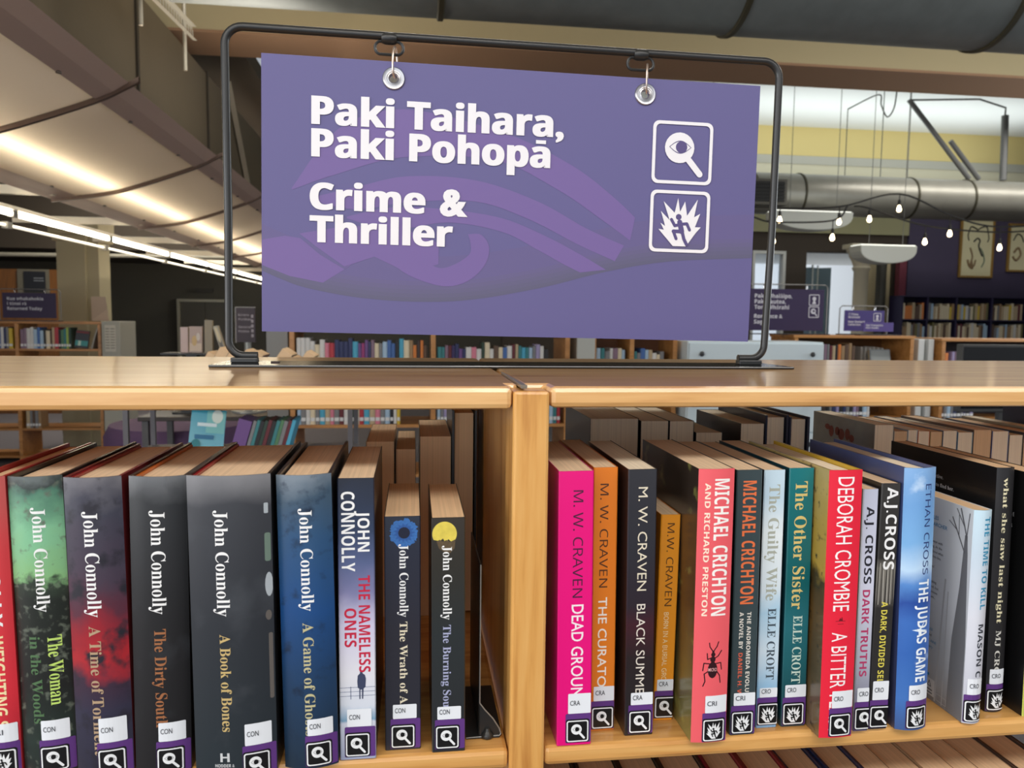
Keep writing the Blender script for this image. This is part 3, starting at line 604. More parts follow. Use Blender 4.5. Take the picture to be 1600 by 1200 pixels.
it += [(q, 2, 1) for q in ring([(0.0405, 0.0130), (0.0465, 0.0130), (0.0435, 0.0190)], [(0.0417, 0.0137), (0.0453, 0.0137), (0.0435, 0.0175)])] + [(rrect(0.039, 0.0475, 0.0065, 0.0075, .0002), 2, 1), (rrect(0.039, 0.0475, 0.0095, 0.0105, .0002), 2, 1)]
side_print(tm, it, [mat('tree_print', (112, 114, 120), 0.5), GREY_TX, BLUE_TX, mat('mark_panel', (196, 198, 202), 0.5), mat('rule_print', (178, 182, 188), 0.5), mat('far_tree_print', (176, 178, 184), 0.5)], 0.19, 'back_cover_print')
ts = B('paperback_book', 'tall black paperback with cream lower-case title, behind white tree book', 0.4411, 0.0164, 0.0172, 0.2265, -0.77, 0.153, False, 0.0022,
  PL('saw_cover', (16, 15, 16), 0.4, 0.2), PL('saw_spine', (36, 35, 37), 0.35), PAGES[1], 'CRO', 'burst', 0.0020,
  [('what she saw last night', 'serif', 0.04, 0.63, 0.34, 0.62, (220, 212, 176), 0), ('MJ CROSS', 'serif', 0.66, 0.90, 0.34, 0.62, (206, 204, 196), 0)], lh=0.0140, group=GTHRILL)
it = []
for i, s in enumerate(('Detective.', 'have to find her.', 'it is too late...')): it += [(q, 0, 0) for q in mirrored(natural(s, 'serif', -0.0905, 0.2015 - i * 0.0085, 0.0036))]
side_print(ts, it, [mat('blurb_white', (206, 206, 210), 0.6)], 0.2265, 'back_cover_print')
tl = B('paperback_book', 'black paperback at the right edge of the photo with yellow-green spine edge', 0.4690, 0.0043, 0.0210, 0.2222, -0.85, 0.153, False, 0.0010,
  PL('last_cover', (14, 14, 15), 0.4, 0.2), PL('lime_spine', (190, 196, 90), 0.4), PAGES[1], None, None, 0.004, [], group=GTHRILL)
it = [(q, 0, 0) for q in mirrored(natural('M', 'serif', -0.0265, 0.179, 0.004))] + [(q, 0, 0) for q in mirrored(natural('B', 'serif', -0.0265, 0.1685, 0.004))]
side_print(tl, it, [mat('blurb_grey', (150, 150, 154), 0.6)], 0.2222, 'back_cover_print')

# ---- books of the far side of the same bookcase: fore-edges towards us
def rear(label, x0, x1, h, hard, cover, page, group, d=0.150, name=None):
    """x0..x1 across; spine on the far side"""
    w = x1 - x0 - 0.0006
    t = thing(name or ('hardback_book' if hard else 'paperback_book'), label, 'book', (x1 - 0.0003, 0.295 + d, ZS + 0.0002), math.pi, group)
    book_mesh(t, w, h, d, hard, 0.001, [cover, cover, cover], page)
    return t
GRL = 'books of the far row showing page edges, left bay'
GRR = 'books of the far row showing page edges, right bay'
FAR_RED = PL('far_red_cover', (104, 22, 32)); FAR_BLK = PL('far_black_cover', (20, 19, 20)); FAR_NAVY = PL('far_navy_cover', (28, 36, 66)); FAR_GREY = PL('far_grey_cover', (120, 118, 110))
ordn = ['first', 'second', 'third', 'fourth', 'fifth', 'sixth', 'seventh', 'eighth', 'ninth', 'tenth', 'eleventh', 'twelfth', 'thirteenth', 'fourteenth', 'fifteenth', 'sixteenth', 'seventeenth', 'eighteenth', 'nineteenth', 'twentieth']
for i in range(24, 44): ordn.append(None)
rear('thick tan-edged paperback of far row, behind the navy-to-white paperback', -0.1330, -0.1000, 0.2106, False, PL('tan_soft', (150, 120, 84)), PAGES[1], GRL)
rear('tan-edged paperback of far row, behind the small iris paperback', -0.0989, -0.0752, 0.2014, False, PL('brown_soft', (96, 74, 54)), PAGES[1], GRL)
rear('tan-edged paperback of far row, behind the small moon paperback', -0.0712, -0.0340, 0.2162, False, PL('olive_soft', (110, 100, 74)), PAGES[1], GRL)
rear('tallest black hardback of far row, edge-on beside the middle post', -0.0336, -0.0036, 0.2461, True, FAR_BLK, PAGES[1], GRL)
rr_list = [(0.1317, 0.1920, 0.2361, 'thick dark-covered paperback of far row, leftmost in right bay', FAR_BLK, 2), (0.1943, 0.2298, 0.2330, 'cream-edged paperback of far row, behind coral beetle book, left of pair', FAR_BLK, 2),
    (0.2304, 0.2619, 0.2326, 'cream-edged paperback of far row, behind slate book, right of pair', FAR_BLK, 2), (0.2640, 0.2985, 0.2182, 'lower black-bound book of far row, behind the sky-blue slim paperback', FAR_BLK, 2),
    (0.3212, 0.3525, 0.2289, 'brown-black bound book of far row, behind the teal paperback', PL('far_brown_cover', (52, 34, 28)), 2), (0.3532, 0.3840, 0.2390, 'navy-bound book of far row with thin page block, right of brown-black one', FAR_NAVY, 2),
    (0.3846, 0.4120, 0.2366, 'navy-bound book of far row, standing right before the gap', FAR_NAVY, 2)]
for x0, x1, h, lab, m, pg in rr_list: rear(lab, x0, x1, h, False if 'paperback' in lab else True, m, PAGES[pg], GRR)
# the grey picture-backed book stands further forward so its cover shows
t = rear('grey book of far row with red figures pictured on its cover', 0.4985, 0.5250, 0.2263, False, PL('figures_cover', (150, 146, 136), noise=0.2, nscale=60), PAGES[2], GRR)
mb = MB()
for k, (yy, zz, r1, r2) in enumerate(((0.11, 0.213, .007, .004), (0.10, 0.208, .006, .008), (0.085, 0.210, .006, .006), (0.075, 0.207, .008, .008), (0.06, 0.209, .006, .008), (0.05, 0.205, .006, .005))):
    mb.poly([(0.0262, 0.150 - yy + a, b) for a, b in circ(0, zz - 0.004, r1, 10, r2)], 0)
mb.build('cover_picture', mat('figures_print', (142, 62, 46), 0.5), t, fix=False)
cols = [(196, 190, 178), (190, 204, 214), (214, 120, 62), (176, 150, 96), (70, 90, 130), (110, 150, 170), (96, 70, 60), (70, 92, 150), (120, 110, 96), (60, 60, 66), (150, 140, 120), (88, 60, 74)]
nm = ['off-white', 'pale blue', 'orange', 'tan', 'dusty blue', 'grey-blue', 'brown', 'bright blue', 'stone', 'charcoal', 'khaki', 'plum']
x = 0.5255
for i in range(12):
    w = (0.0185, 0.0135, 0.0165, 0.017, 0.0205, 0.0215, 0.026, 0.024, 0.020, 0.026, 0.022, 0.024)[i]
    rear('%s-covered paperback of far row, %s to the right of the figures book' % (nm[i], ordn[i]), x, x + w, (0.2180, 0.2195, 0.2178, 0.217, 0.2182, 0.2160, 0.2190, 0.2170, 0.2120, 0.215, 0.218, 0.214)[i], False, PL('far_soft_%d' % i, cols[i]), PAGES[2 if i % 3 else 1], GRR)
    x += w + 0.0004
rear('wide dark indigo book of far row, tallest at far right', 0.800, 0.842, 0.246, True, PL('indigo_cover', (36, 30, 56)), PAGES[1], GRR)

# ---- next shelf down, right bay: only the page tops show
GLOW = 'books on the lower right shelf seen from above'
low = [(0.034, 0.073, 'b'), (0.0735, 0.114, 'b'), (0.1145, 0.154, 'b'), (0.1545, 0.196, 'k'), (0.1965, 0.232, 'r'), (0.2325, 0.272, 'r'), (0.2725, 0.309, 'n'), (0.3095, 0.345, 'n'), (0.3455, 0.370, 's'), (0.3704, 0.400, 's'), (0.4004, 0.430, 's'), (0.4304, 0.455, 's'), (0.4554, 0.489, 's'), (0.4895, 0.530, 'k')]
cc = {'b': (FAR_BLK, 'black'), 'k': (PL('umber_cover', (50, 38, 34)), 'dark brown'), 'r': (PL('oxblood_cover', (120, 24, 36)), 'oxblood red'), 'n': (FAR_NAVY, 'navy'), 's': (PL('soft_tan', (140, 112, 84)), 'tan')}
seen = {}
for k, (x0, x1, c) in enumerate(low):
    m, cn = cc[c]; hard = c != 's'
    seen[c] = seen.get(c, 0) + 1
    t = thing('hardback_book' if hard else 'paperback_book', '%s book on the lower shelf, %s of its colour from the middle post' % (cn, ordn[seen[c] - 1]), 'book', (x0, 0.004, -0.6398), 0, GLOW)
    book_mesh(t, x1 - x0, 0.272 + 0.001 * ((k * 5) % 3), 0.160, hard, 0.002, [m, m, m], PAGES[1])

# ---- book end behind the moon paperback
def bookend():
    t = thing('bookend', 'black sheet-metal bookend with grey edge, right of the small moon paperback', 'bookend', (-0.020, 0.022, ZS))
    X0 = -0.0022
    MB().box(X0 - 0.0012, X0, 0.0, 0.10, 0.001, 0.15).build('upright_plate', BLACK_METAL, t, bevel=0.0004)
    MB().prism([(-0.0142, -0.002), (0.014, -0.002), (0.0165, 0.002), (0.0165, 0.09), (-0.0142, 0.09)], 'z', 0.0003, 0.0013).build('base_plate', BLACK_METAL, t, bevel=0.0003)
    g = [(X0, 0.0300), (X0 + 0.004, 0.0245), (X0 + 0.011, 0.0165), (X0 + 0.0165, 0.0075), (X0 + 0.0178, 0.003), (X0 + 0.0165, 0.0013), (X0 - 0.001, 0.0013), (X0 - 0.001, 0.030)]
    MB().prism(g, 'y', 0.0, 0.0012).build('gusset', BLACK_METAL, t)
    MB().tube([(X0 - 0.0004, -0.0004, 0.150), (X0 - 0.0004, -0.0004, 0.031)] + [(a, -0.0004, b) for a, b in g[:6]] + [(0.0, -0.0010, 0.0013), (-0.014, -0.0014, 0.0010)], 0.0006, 6).build('edge_trim', mat('worn_edge', (150, 148, 144), 0.4, 0.4), t)
    MB().lathe([(0.0001, 0.0075), (0.0022, 0.0072), (0.0030, 0.0045), (0.0048, 0.0030), (0.0052, 0.0013), (0.0052, 0.0)], (0.004, -0.0005, 0.0013), 'z', 16).build('rubber_stud', mat('rubber', (40, 40, 40), 0.35, 0, 0.2), t, smooth=True)
bookend()

# ------------------------------------------------------------------ the big sign on the near bookcase
SY = 0.265
def sign_stand():
    t = thing('sign_stand', 'black rod sign stand with flat base plate on top of the near bookcase', 'sign stand', (0.031, SY, 0.0001))
    def p(x, z): return (x - 0.031, 0.0, z)
    MB().box(-0.3190, 0.3200, -0.0415, 0.0415, 0.0, 0.0028).build('base_plate', BLACK_GLOSS, t, bevel=0.0008)
    R = 0.0043
    def arc(cx, cz, r, a0, a1, n=7): return [(cx + r * math.cos(math.radians(a0 + (a1 - a0) * i / n)), 0.0, cz + r * math.sin(math.radians(a0 + (a1 - a0) * i / n))) for i in range(n + 1)]
    L = -0.3075; RR = 0.3105; top = 0.3562
    path = [(L + 0.030, 0, 0.0105)] + arc(L + 0.016, 0.0265, 0.016, 268, 180) + [(L + 0.002, 0, 0.16)] + arc(L + 0.0205, top - 0.019, 0.019, 180, 90)
    path += [(0, 0, top - 0.0025)] + arc(RR - 0.0215, top - 0.024, 0.019, 90, 0) + [(RR - 0.004, 0, 0.16)] + arc(RR - 0.024, 0.0265, 0.016, 0, -88) + [(RR - 0.040, 0, 0.0105)]
    MB().tube(path, R, 14).build('frame_rod', BLACK_METAL, t, smooth=True)
    for x in (L + 0.0165, RR - 0.0265):
        MB().box(x - 0.014, x + 0.014, -0.006, 0.006, 0.0028, 0.0085).build('foot_block', BLACK_METAL, t, bevel=0.0012)
    MB().box(L + 0.043, L + 0.052, 0.004, 0.010, 0.0028, 0.0042).build('screw_tab', mat('dark_brown_tab', (50, 30, 26), 0.5), t)
    for hx, hz in ((-0.1355, 0.3425), (0.1433, 0.3405)):
        loop = [(hx + (0.0088 if math.cos(a) > 0 else -0.0088) * (1 if abs(math.cos(a)) > .01 else 0) + 0.0062 * math.cos(a), 0, hz + 0.0000 + 0.0068 * math.sin(a)) for a in [2 * math.pi * i / 28 for i in range(28)]]
        MB().tube(loop, 0.0016, 8, closed=True).build('hanger_loop', BLACK_METAL, t, smooth=True)
        MB().lathe([(0.0048, -0.008), (0.0062, -0.004), (0.0064, 0.004), (0.0050, 0.008)], (hx, 0, hz + 0.0098), 'x', 12).build('weld_collar', BLACK_METAL, t, smooth=True)
sign_stand()

SIGN_P = mat('sign_purple', (90, 86, 137), 0.55)
SIGN_LILAC = mat('sign_lilac', (107, 89, 149), 0.55)
SIGN_GREY = mat('sign_dusk', (92, 85, 134), 0.55)
SIGN_BANDS = [mat('sign_band_%d' % i, c, 0.55) for i, c in enumerate(((92, 86, 130), (91, 86, 126), (89, 86, 122), (87, 85, 118), (85, 84, 114)))]
def smooth2(pts, n=6):
    """Catmull-Rom through the points"""
    o = []; k = len(pts)
    for i in range(k - 1):
        p0, p1, p2, p3 = pts[max(i - 1, 0)], pts[i], pts[i + 1], pts[min(i + 2, k - 1)]
        for j in range(n):
            t = j / n
            o.append(tuple(0.5 * (2 * p1[a] + (p2[a] - p0[a]) * t + (2 * p0[a] - 5 * p1[a] + 4 * p2[a] - p3[a]) * t * t + (3 * p1[a] - p0[a] - 3 * p2[a] + p3[a]) * t ** 3) for a in (0, 1)))
    o.append(pts[-1]); return o
def hanging_sign():
    cx, cz = 0.0373, 0.1801
    t = thing('hanging_sign', 'big purple hanging sign with white bold words and two white framed symbols', 'sign', (cx, SY - 0.0005, cz), 0, None, math.radians(0.72))
    hw, hh = 0.2768, 0.1464
    holes = ((-0.1385, 0.1285), (0.1412, 0.1287))
    q = lambda x, z: (x - cx, z - cz)
    # board with two punched holes: outline split into strips round the holes
    mb = MB(); xs = [-hw, holes[0][0] - 0.006, holes[0][0] + 0.006, holes[1][0] - 0.006, holes[1][0] + 0.006, hw]
    zs = [-hh, holes[0][1] - 0.006, holes[0][1] + 0.006, hh]
    y0, y1 = -0.0015, 0.0015
    def slab(loop, y): return [(a, y, b) for a, b in loop]
    for i in range(5):
        for j in range(3):
            if j == 1 and i in (1, 3):
                hxz = holes[0] if i == 1 else holes[1]
                sq = [(xs[i + 1], hxz[1])] + []
                ci = circ(hxz[0], hxz[1], 0.0042, 24)
                oc = []
                for a, b in ci:
                    dx, dz = a - hxz[0], b - hxz[1]; s = 0.006 / max(abs(dx), abs(dz)); 
                    px, pz = hxz[0] + dx * s, hxz[1] + dz * s
                    oc.append((px, min(max(pz, zs[1]), zs[2])))
                for y in (y0, y1):
                    for f in ring(oc, ci): mb.poly(slab(f, y))
                for k in range(24): mb.poly([(ci[k][0], y0, ci[k][1]), (ci[(k + 1) % 24][0], y0, ci[(k + 1) % 24][1]), (ci[(k + 1) % 24][0], y1, ci[(k + 1) % 24][1]), (ci[k][0], y1, ci[k][1])])
            else:
                for y in (y0, y1): mb.poly([(xs[i], y, zs[j]), (xs[i + 1], y, zs[j]), (xs[i + 1], y, zs[j + 1]), (xs[i], y, zs[j + 1])])
    for a, b in (((-hw, -hh), (hw, -hh)), ((hw, -hh), (hw, hh)), ((hw, hh), (-hw, hh)), ((-hw, hh), (-hw, -hh))):
        mb.poly([(a[0], y0, a[1]), (b[0], y0, b[1]), (b[0], y1, b[1]), (a[0], y1, a[1])])
    # printed wave: dusk sky below the wave line, lilac bands of the curl
    def flat(loop, l, mi): mb.poly([(a, y0 - 0.00012 * (l + 1), b) for a, b in loop], mi)
    wave = smooth2([q(*a) for a in ((-0.2392, 0.099), (-0.22, 0.091), (-0.193, 0.082), (-0.138, 0.073), (-0.076, 0.070), (-0.012, 0.074), (0.068, 0.090), (0.141, 0.110), (0.216, 0.124), (0.3135, 0.131))], 5)
    for k in range(6):
        lo, hi = 0.0045 * k, 0.0045 * (k + 1)
        mi = 2 + 5 - k if k < 5 else 2
        for a, b in zip(wave[:-1], wave[1:]):
            flat([(a[0], a[1] + lo), (b[0], b[1] + lo), (b[0], b[1] + (hi if k < 5 else 0.05)), (a[0], a[1] + (hi if k < 5 else 0.05))], 0, mi)
    koru = [(-0.2392, 0.132), (-0.215, 0.137), (-0.199, 0.135), (-0.178, 0.118), (-0.152, 0.103)]
    flat([q(*a) for a in koru + [(-0.175, 0.088), (-0.21, 0.094), (-0.2392, 0.105)]], 1, 1)
    curl = smooth2([q(*a) for a in ((-0.152, 0.103), (-0.120, 0.122), (-0.083, 0.099), (-0.045, 0.088), (-0.018, 0.094), (0.001, 0.112), (0.006, 0.132), (-0.003, 0.146), (-0.018, 0.146))], 5)
    inner = smooth2([q(*a) for a in ((-0.152, 0.103), (-0.125, 0.128), (-0.098, 0.132), (-0.070, 0.118), (-0.050, 0.108), (-0.033, 0.112), (-0.016, 0.124), (-0.015, 0.136), (-0.018, 0.146))], 5)
    for i in range(len(curl) - 1): flat([curl[i], curl[i + 1], inner[i + 1], inner[i]], 2, 1)
    flat([q(*a) for a in ((-0.2, 0.140), (-0.150, 0.150), (-0.09, 0.150), (-0.05, 0.135), (-0.05, 0.112), (-0.085, 0.102), (-0.12, 0.118), (-0.152, 0.106), (-0.18, 0.125))], 1.5, 1)
    def band(up, dn):
        A, Bn = smooth2([q(*a) for a in up], 6), smooth2([q(*a) for a in dn], 6)
        for i in range(len(A) - 1): flat([A[i], A[i + 1], Bn[i + 1], Bn[i]], 1, 1)
    band(((-0.208, 0.188), (-0.160, 0.252), (-0.09, 0.277), (0.02, 0.258), (0.098, 0.226), (0.147, 0.193), (0.172, 0.172)), ((-0.208, 0.186), (-0.160, 0.205), (-0.09, 0.226), (0.01, 0.228), (0.080, 0.200), (0.130, 0.170), (0.167, 0.146)))
    band(((-0.190, 0.178), (-0.140, 0.192), (-0.085, 0.206), (-0.01, 0.205), (0.060, 0.185), (0.115, 0.158), (0.160, 0.140)), ((-0.190, 0.176), (-0.140, 0.168), (-0.085, 0.178), (-0.01, 0.182), (0.050, 0.165), (0.105, 0.140), (0.150, 0.122)))
    band(((-0.150, 0.160), (-0.100, 0.172), (-0.04, 0.172), (0.02, 0.165), (0.070, 0.147), (0.110, 0.128), (0.140, 0.112)), ((-0.150, 0.158), (-0.100, 0.148), (-0.04, 0.158), (0.02, 0.150), (0.060, 0.132), (0.090, 0.117), (0.110, 0.108)))
    mb.build('sign_panel', [SIGN_P, SIGN_LILAC, SIGN_GREY] + SIGN_BANDS, t, fix=False)
    # words
    mb = MB()
    def words(s, x0, x1, z0, cap, style='bold', off=0.013):
        for f in fit(s, style, x0 - cx, x1 - cx, z0 - cz, z0 + cap - cz, off): 
            for k, (ox, oz) in enumerate(((0, 0), (-.0004, 0), (.0004, 0), (-.0007, 0), (.0007, 0))): mb.poly([(a + ox, y0 - 0.0011 - 0.00002 * k, b + oz) for a, b in f])
    words('Paki Taihara', -0.1870, 0.0738, 0.2566, 0.0290); words(',', 0.0778, 0.0860, 0.2566, 0.0300, 'bold', 0.02)
    words('Paki Pohopa', -0.1870, 0.0715, 0.2226, 0.0290)
    mb.poly([(a - cx, y0 - 0.0011, b - cz) for a, b in ((0.0555, 0.2480), (0.0668, 0.2480), (0.0668, 0.2520), (0.0555, 0.2520))])
    words('Crime', -0.1885, -0.0660, 0.1667, 0.0280); words('&', -0.0490, -0.0196, 0.1660, 0.0285, 'sans', 0.035)
    words('Thriller', -0.1885, -0.0355, 0.1318, 0.0280)
    mb.build('sign_lettering', mat('sign_white', (226, 226, 232), 0.5), t, fix=False)
    for nm, z0, mk in (('crime_symbol', 0.2116, mark_magnifier()), ('thriller_symbol', 0.1345, mark_burst())):
        mb = MB(); s = 0.0708
        for poly, c, l in mark_frame(0.052) + mk:
            mb.poly([(0.1890 - cx + a * s, y0 - 0.0010 - 0.00018 * l, z0 - cz + b * s * 0.985) for a, b in poly], 0 if c == 'w' else 1)
        mb.build(nm, [mat('sign_white', (226, 226, 232)), mat('sign_symbol_dark', (80, 70, 122), 0.55)], t, fix=False)
    for hx, hz in holes:
        MB().lathe([(0.0044, -0.0016), (0.0056, -0.0030), (0.0068, -0.0027), (0.0074, -0.0033), (0.0088, -0.0030), (0.0112, -0.0036), (0.0122, -0.0026), (0.0124, -0.0014), (0.0060, -0.0013)], (hx, 0, hz), 'y', 32).build('grommet', mat('grommet_steel', (176, 176, 180), 0.3, 0.9), t, smooth=True)
        # open the disc: remove caps
        r0 = 0.0175
        loop = [(hx + 0.0022 * math.cos(a) + 0.001, -0.003 + 0.0062 * math.cos(a), hz + 0.0165 + r0 * math.sin(a) * 0.92) for a in [2 * math.pi * i / 32 for i in range(32)]]
        MB().tube(loop, 0.0011, 8, closed=True).build('split_ring', mat('pale_nickel', (214, 196, 184), 0.3, 0.9), t, smooth=True)
    for o in t.children:
        if o.name.startswith('grommet'):
            bm = bmesh.new(); bm.from_mesh(o.data)
            bmesh.ops.delete(bm, geom=[f for f in bm.faces if len(f.verts) > 8], context='FACES'); bm.to_mesh(o.data); bm.free()
hanging_sign()

# ------------------------------------------------------------------ the room
DARK_WALL = mat('charcoal_wall', (88, 85, 76), 0.8); CREAM = mat('cream_paint', (206, 196, 172), 0.8)
struct('floor', MB().box(-12, 16, -5.5, 16, -ZT - 0.1, -ZT), mat('grey_carpet', (92, 88, 92), 0.95, noise=0.2, nscale=300))
struct('wall_back', MB().box(-12, 3.9, 14.0, 14.2, -ZT, 3.6), DARK_WALL)
struct('wall_left', MB().box(-12.1, -11.9, 4.0, 14.2, -ZT, 3.6), mat('brown_wall', (96, 76, 56), 0.8))
struct('wall_right', MB().box(15.8, 16.0, 4.6, 16, -ZT, 4.6), mat('purple_wall_side', (66, 58, 84), 0.8))
struct('ceiling', MB().box(-12, -1.62, 6.02, 14, 2.45, 2.6), mat('dark_ceiling', (72, 66, 56), 0.9))
struct('ceiling_near', MB().box(-12, 16, -5.5, 5.5, 2.9, 3.05), mat('ceiling_beige', (190, 176, 146), 0.9))
struct('ceiling_raised', MB().box(-1.60, 16, 6.02, 14.2, 3.42, 3.55), mat('ceiling_white', (232, 236, 236), 0.9))
struct('beam', MB().box(-12, 16, 5.5, 6.02, 2.16, 3.42), mat('beam_beige', (182, 168, 132), 0.85))
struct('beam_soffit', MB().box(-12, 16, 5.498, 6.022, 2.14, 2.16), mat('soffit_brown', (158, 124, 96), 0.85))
# right-hand far wall with its painted bands, two window openings
WY = 12.2
struct('wall_far', MB().box(1.4, 16, WY, WY + 0.2, 2.93, 3.55).box(1.4, 16, WY - 0.02, WY + 0.2, 2.79, 2.93, 1).box(1.4, 16, WY, WY + 0.2, 1.95, 2.79, 2).box(1.4, 8.62, WY - 0.04, WY + 0.2, 1.62, 1.95, 3)
       .box(1.4, 8.62, WY, WY + 0.2, 1.30, 1.62, 4).box(1.4, 5.75, WY, WY + 0.2, -ZT, 1.30, 4).box(6.36, 6.74, WY, WY + 0.2, -ZT, 1.30, 4).box(8.36, 8.62, WY, WY + 0.2, -ZT, 1.30, 4),
       [mat('yellow_paint', (226, 206, 140), 0.8), mat('grey_band', (190, 188, 176), 0.8), mat('pale_cream', (222, 216, 190), 0.8), mat('olive_cream', (150, 146, 112), 0.8), mat('umber_wall', (62, 52, 42), 0.8)])
struct('wall_purple', MB().box(8.62, 16, WY - 0.05, WY + 0.2, -ZT, 1.97), mat('dusk_purple_wall', (66, 58, 82), 0.75))
struct('window_1', MB().box(5.75, 5.80, WY, WY + 0.15, -0.6, 1.30).box(6.31, 6.36, WY, WY + 0.15, -0.6, 1.30).box(5.80, 6.31, WY, WY + 0.15, 1.25, 1.30), mat('white_frame', (206, 206, 200), 0.5))
tag(MB().box(5.80, 6.31, WY + 0.06, WY + 0.07, -0.6, 1.25).build('window_2', mat('window_glass', (235, 240, 245), 0.05, 0, 0, spec=0.5)), kind='structure')
bpy.data.materials['window_glass'].node_tree.nodes['Principled BSDF'].inputs['Transmission Weight'].default_value = 1.0
# outside: pavement canopy, blue glass front and the bright street
struct('street_ground', MB().box(2, 22, 14.3, 30, -ZT - 0.1, -ZT), mat('pavement', (170, 170, 168), 0.9))
struct('street_building', MB().box(3, 24, 27.8, 28, -ZT, 6), mat('street_facade', (232, 236, 240), 0.8, emit=(225, 235, 245), power=0.0))
struct('street_canopy', MB().box(5.5, 12, 14.4, 19, 1.62, 1.70), mat('canopy_white', (226, 228, 228), 0.8))
area('daylight_street', (9, 20, 6), (0, 0, 0), (12, 10), 1600, (0.95, 0.98, 1.0))

# ornate cream pier, dark stand pipe, maroon board at the window
def pier():
    t = thing('ornate_pier', 'cream pier with moulded capital standing in the bright opening', 'pier', (7.56, 11.86, -ZT))
    MB().lathe([(0.15, 0.0), (0.15, 0.1), (0.12, 0.14), (0.12, 2.30), (0.14, 2.33), (0.15, 2.36), (0.13, 2.39), (0.16, 2.48), (0.20, 2.55), (0.21, 2.60), (0.25, 2.64), (0.25, 2.68)], (0, 0, 0), 'z', 20).build('shaft', CREAM, t, smooth=True)
    MB().box(-0.27, 0.27, -0.16, 0.17, 2.68, 2.76).build('capital_slab', CREAM, t, bevel=0.01)
pier()
tag(MB().box(7.82, 8.36, 12.25, 12.35, -ZT, 1.30).build('trim_1', mat('cream_board', (206, 190, 152), 0.8)), kind='structure')
tag(MB().lathe([(0.085, 0), (0.085, 2.62)], (8.06, 12.05, -ZT), 'z', 14).build('pipe', mat('dark_pipe', (62, 60, 52), 0.5)), 'dark vertical pipe standing before the cream board', 'pipe')
def folded_glass():
    t = thing('glass_screen', 'blue-grey folding glass screen catching daylight in the bright opening', 'screen', (7.0, 13.1, -ZT))
    for k in range(5):
        x = -0.22 + k * 0.19
        MB().prism([(x, 0.0 if k % 2 else 0.16), (x + 0.18, 0.16 if k % 2 else 0.0), (x + 0.18, 0.18 if k % 2 else 0.02), (x, 0.02 if k % 2 else 0.18)], 'z', 0.05, 2.45).build('glass_leaf', mat('blue_glass', (126, 150, 168), 0.15, 0.1, 0.5), t)
        MB().box(x - 0.012, x + 0.012, (0.0 if k % 2 else 0.16) - 0.01, (0.02 if k % 2 else 0.18) + 0.01, 0.0, 2.5).build('stile', mat('pale_stile', (206, 214, 220), 0.4), t)
folded_glass()

# ------------------------------------------------------------------ ceiling: ducts, struts, lights
DUCT = mat('galvanised_duct', (146, 144, 134), 0.42, 0.4, noise=0.12, nscale=6)
DUCT_OLD = mat('sheet_duct', (92, 82, 66), 0.5, 0.35, noise=0.1, nscale=3)
def round_duct(name, label, y, z, r, x0, x1, rings, m, extra=None):
    t = thing(name, label, 'duct', (x0, y, z))
    MB().lathe([(r, 0), (r, x1 - x0)], (0, 0, 0), 'x', 48).build('duct_body', m, t, smooth=True)
    for x in rings:
        MB().lathe([(r, x - x0 - 0.018), (r + 0.012, x - x0 - 0.012), (r + 0.012, x - x0 + 0.012), (r, x - x0 + 0.018)], (0, 0, 0), 'x', 48).build('joint_ring', mat('duct_ring', (70, 66, 50), 0.5, 0.4), t, smooth=True)
    return t
round_duct('round_duct', 'large dark round duct crossing the top of the view', 3.2, 1.817, 0.32, -1.2, 12.0, (0.05, 1.50, 2.88, 4.4, 6.0), mat('dark_duct', (120, 126, 124), 0.48, 0.35, noise=0.22, nscale=9))
d2 = round_duct('round_duct', 'silver round duct above the string lights at right', 9.85, 1.865, 0.285, 4.62, 14.0, (5.30, 6.98, 7.86, 9.9), DUCT)
MB().box(-0.42, 0.36, -0.36, 0.10, -0.21, 0.14).build('vent_box', mat('vent_frame', (92, 88, 80), 0.5, 0.3), d2, bevel=0.01)
mb = MB().box(-0.37, 0.31, -0.375, -0.362, -0.17, 0.10)
for k in range(6): mb.box(-0.37, 0.31, -0.39, -0.37, -0.16 + k * 0.045, -0.145 + k * 0.045)
mb.build('vent_grille', mat('vent_dark', (26, 25, 24), 0.6), d2)
t = thing('rectangular_duct', 'dark rectangular sheet-metal duct above the curved light panel', 'duct', (-1.6, 0.6, 1.2))
MB().box(-1.0, 0, 0, 7.0, 0, 0.65).build('duct_body', DUCT_OLD, t, bevel=0.01)
for y in (2.05, 3.42, 4.9): MB().box(-1.01, 0.012, y - 0.015, y + 0.015, -0.01, 0.66).build('joint_flange', mat('duct_seam', (54, 48, 40), 0.5, 0.4), t)
tag(MB().tube([(-1.70, 1.2, 1.905), (-1.70, 4.6, 1.905)], 0.035, 12).build('conduit', mat('conduit_grey', (140, 136, 126), 0.45, 0.4)), 'grey conduit above the dark rectangular duct', 'conduit')

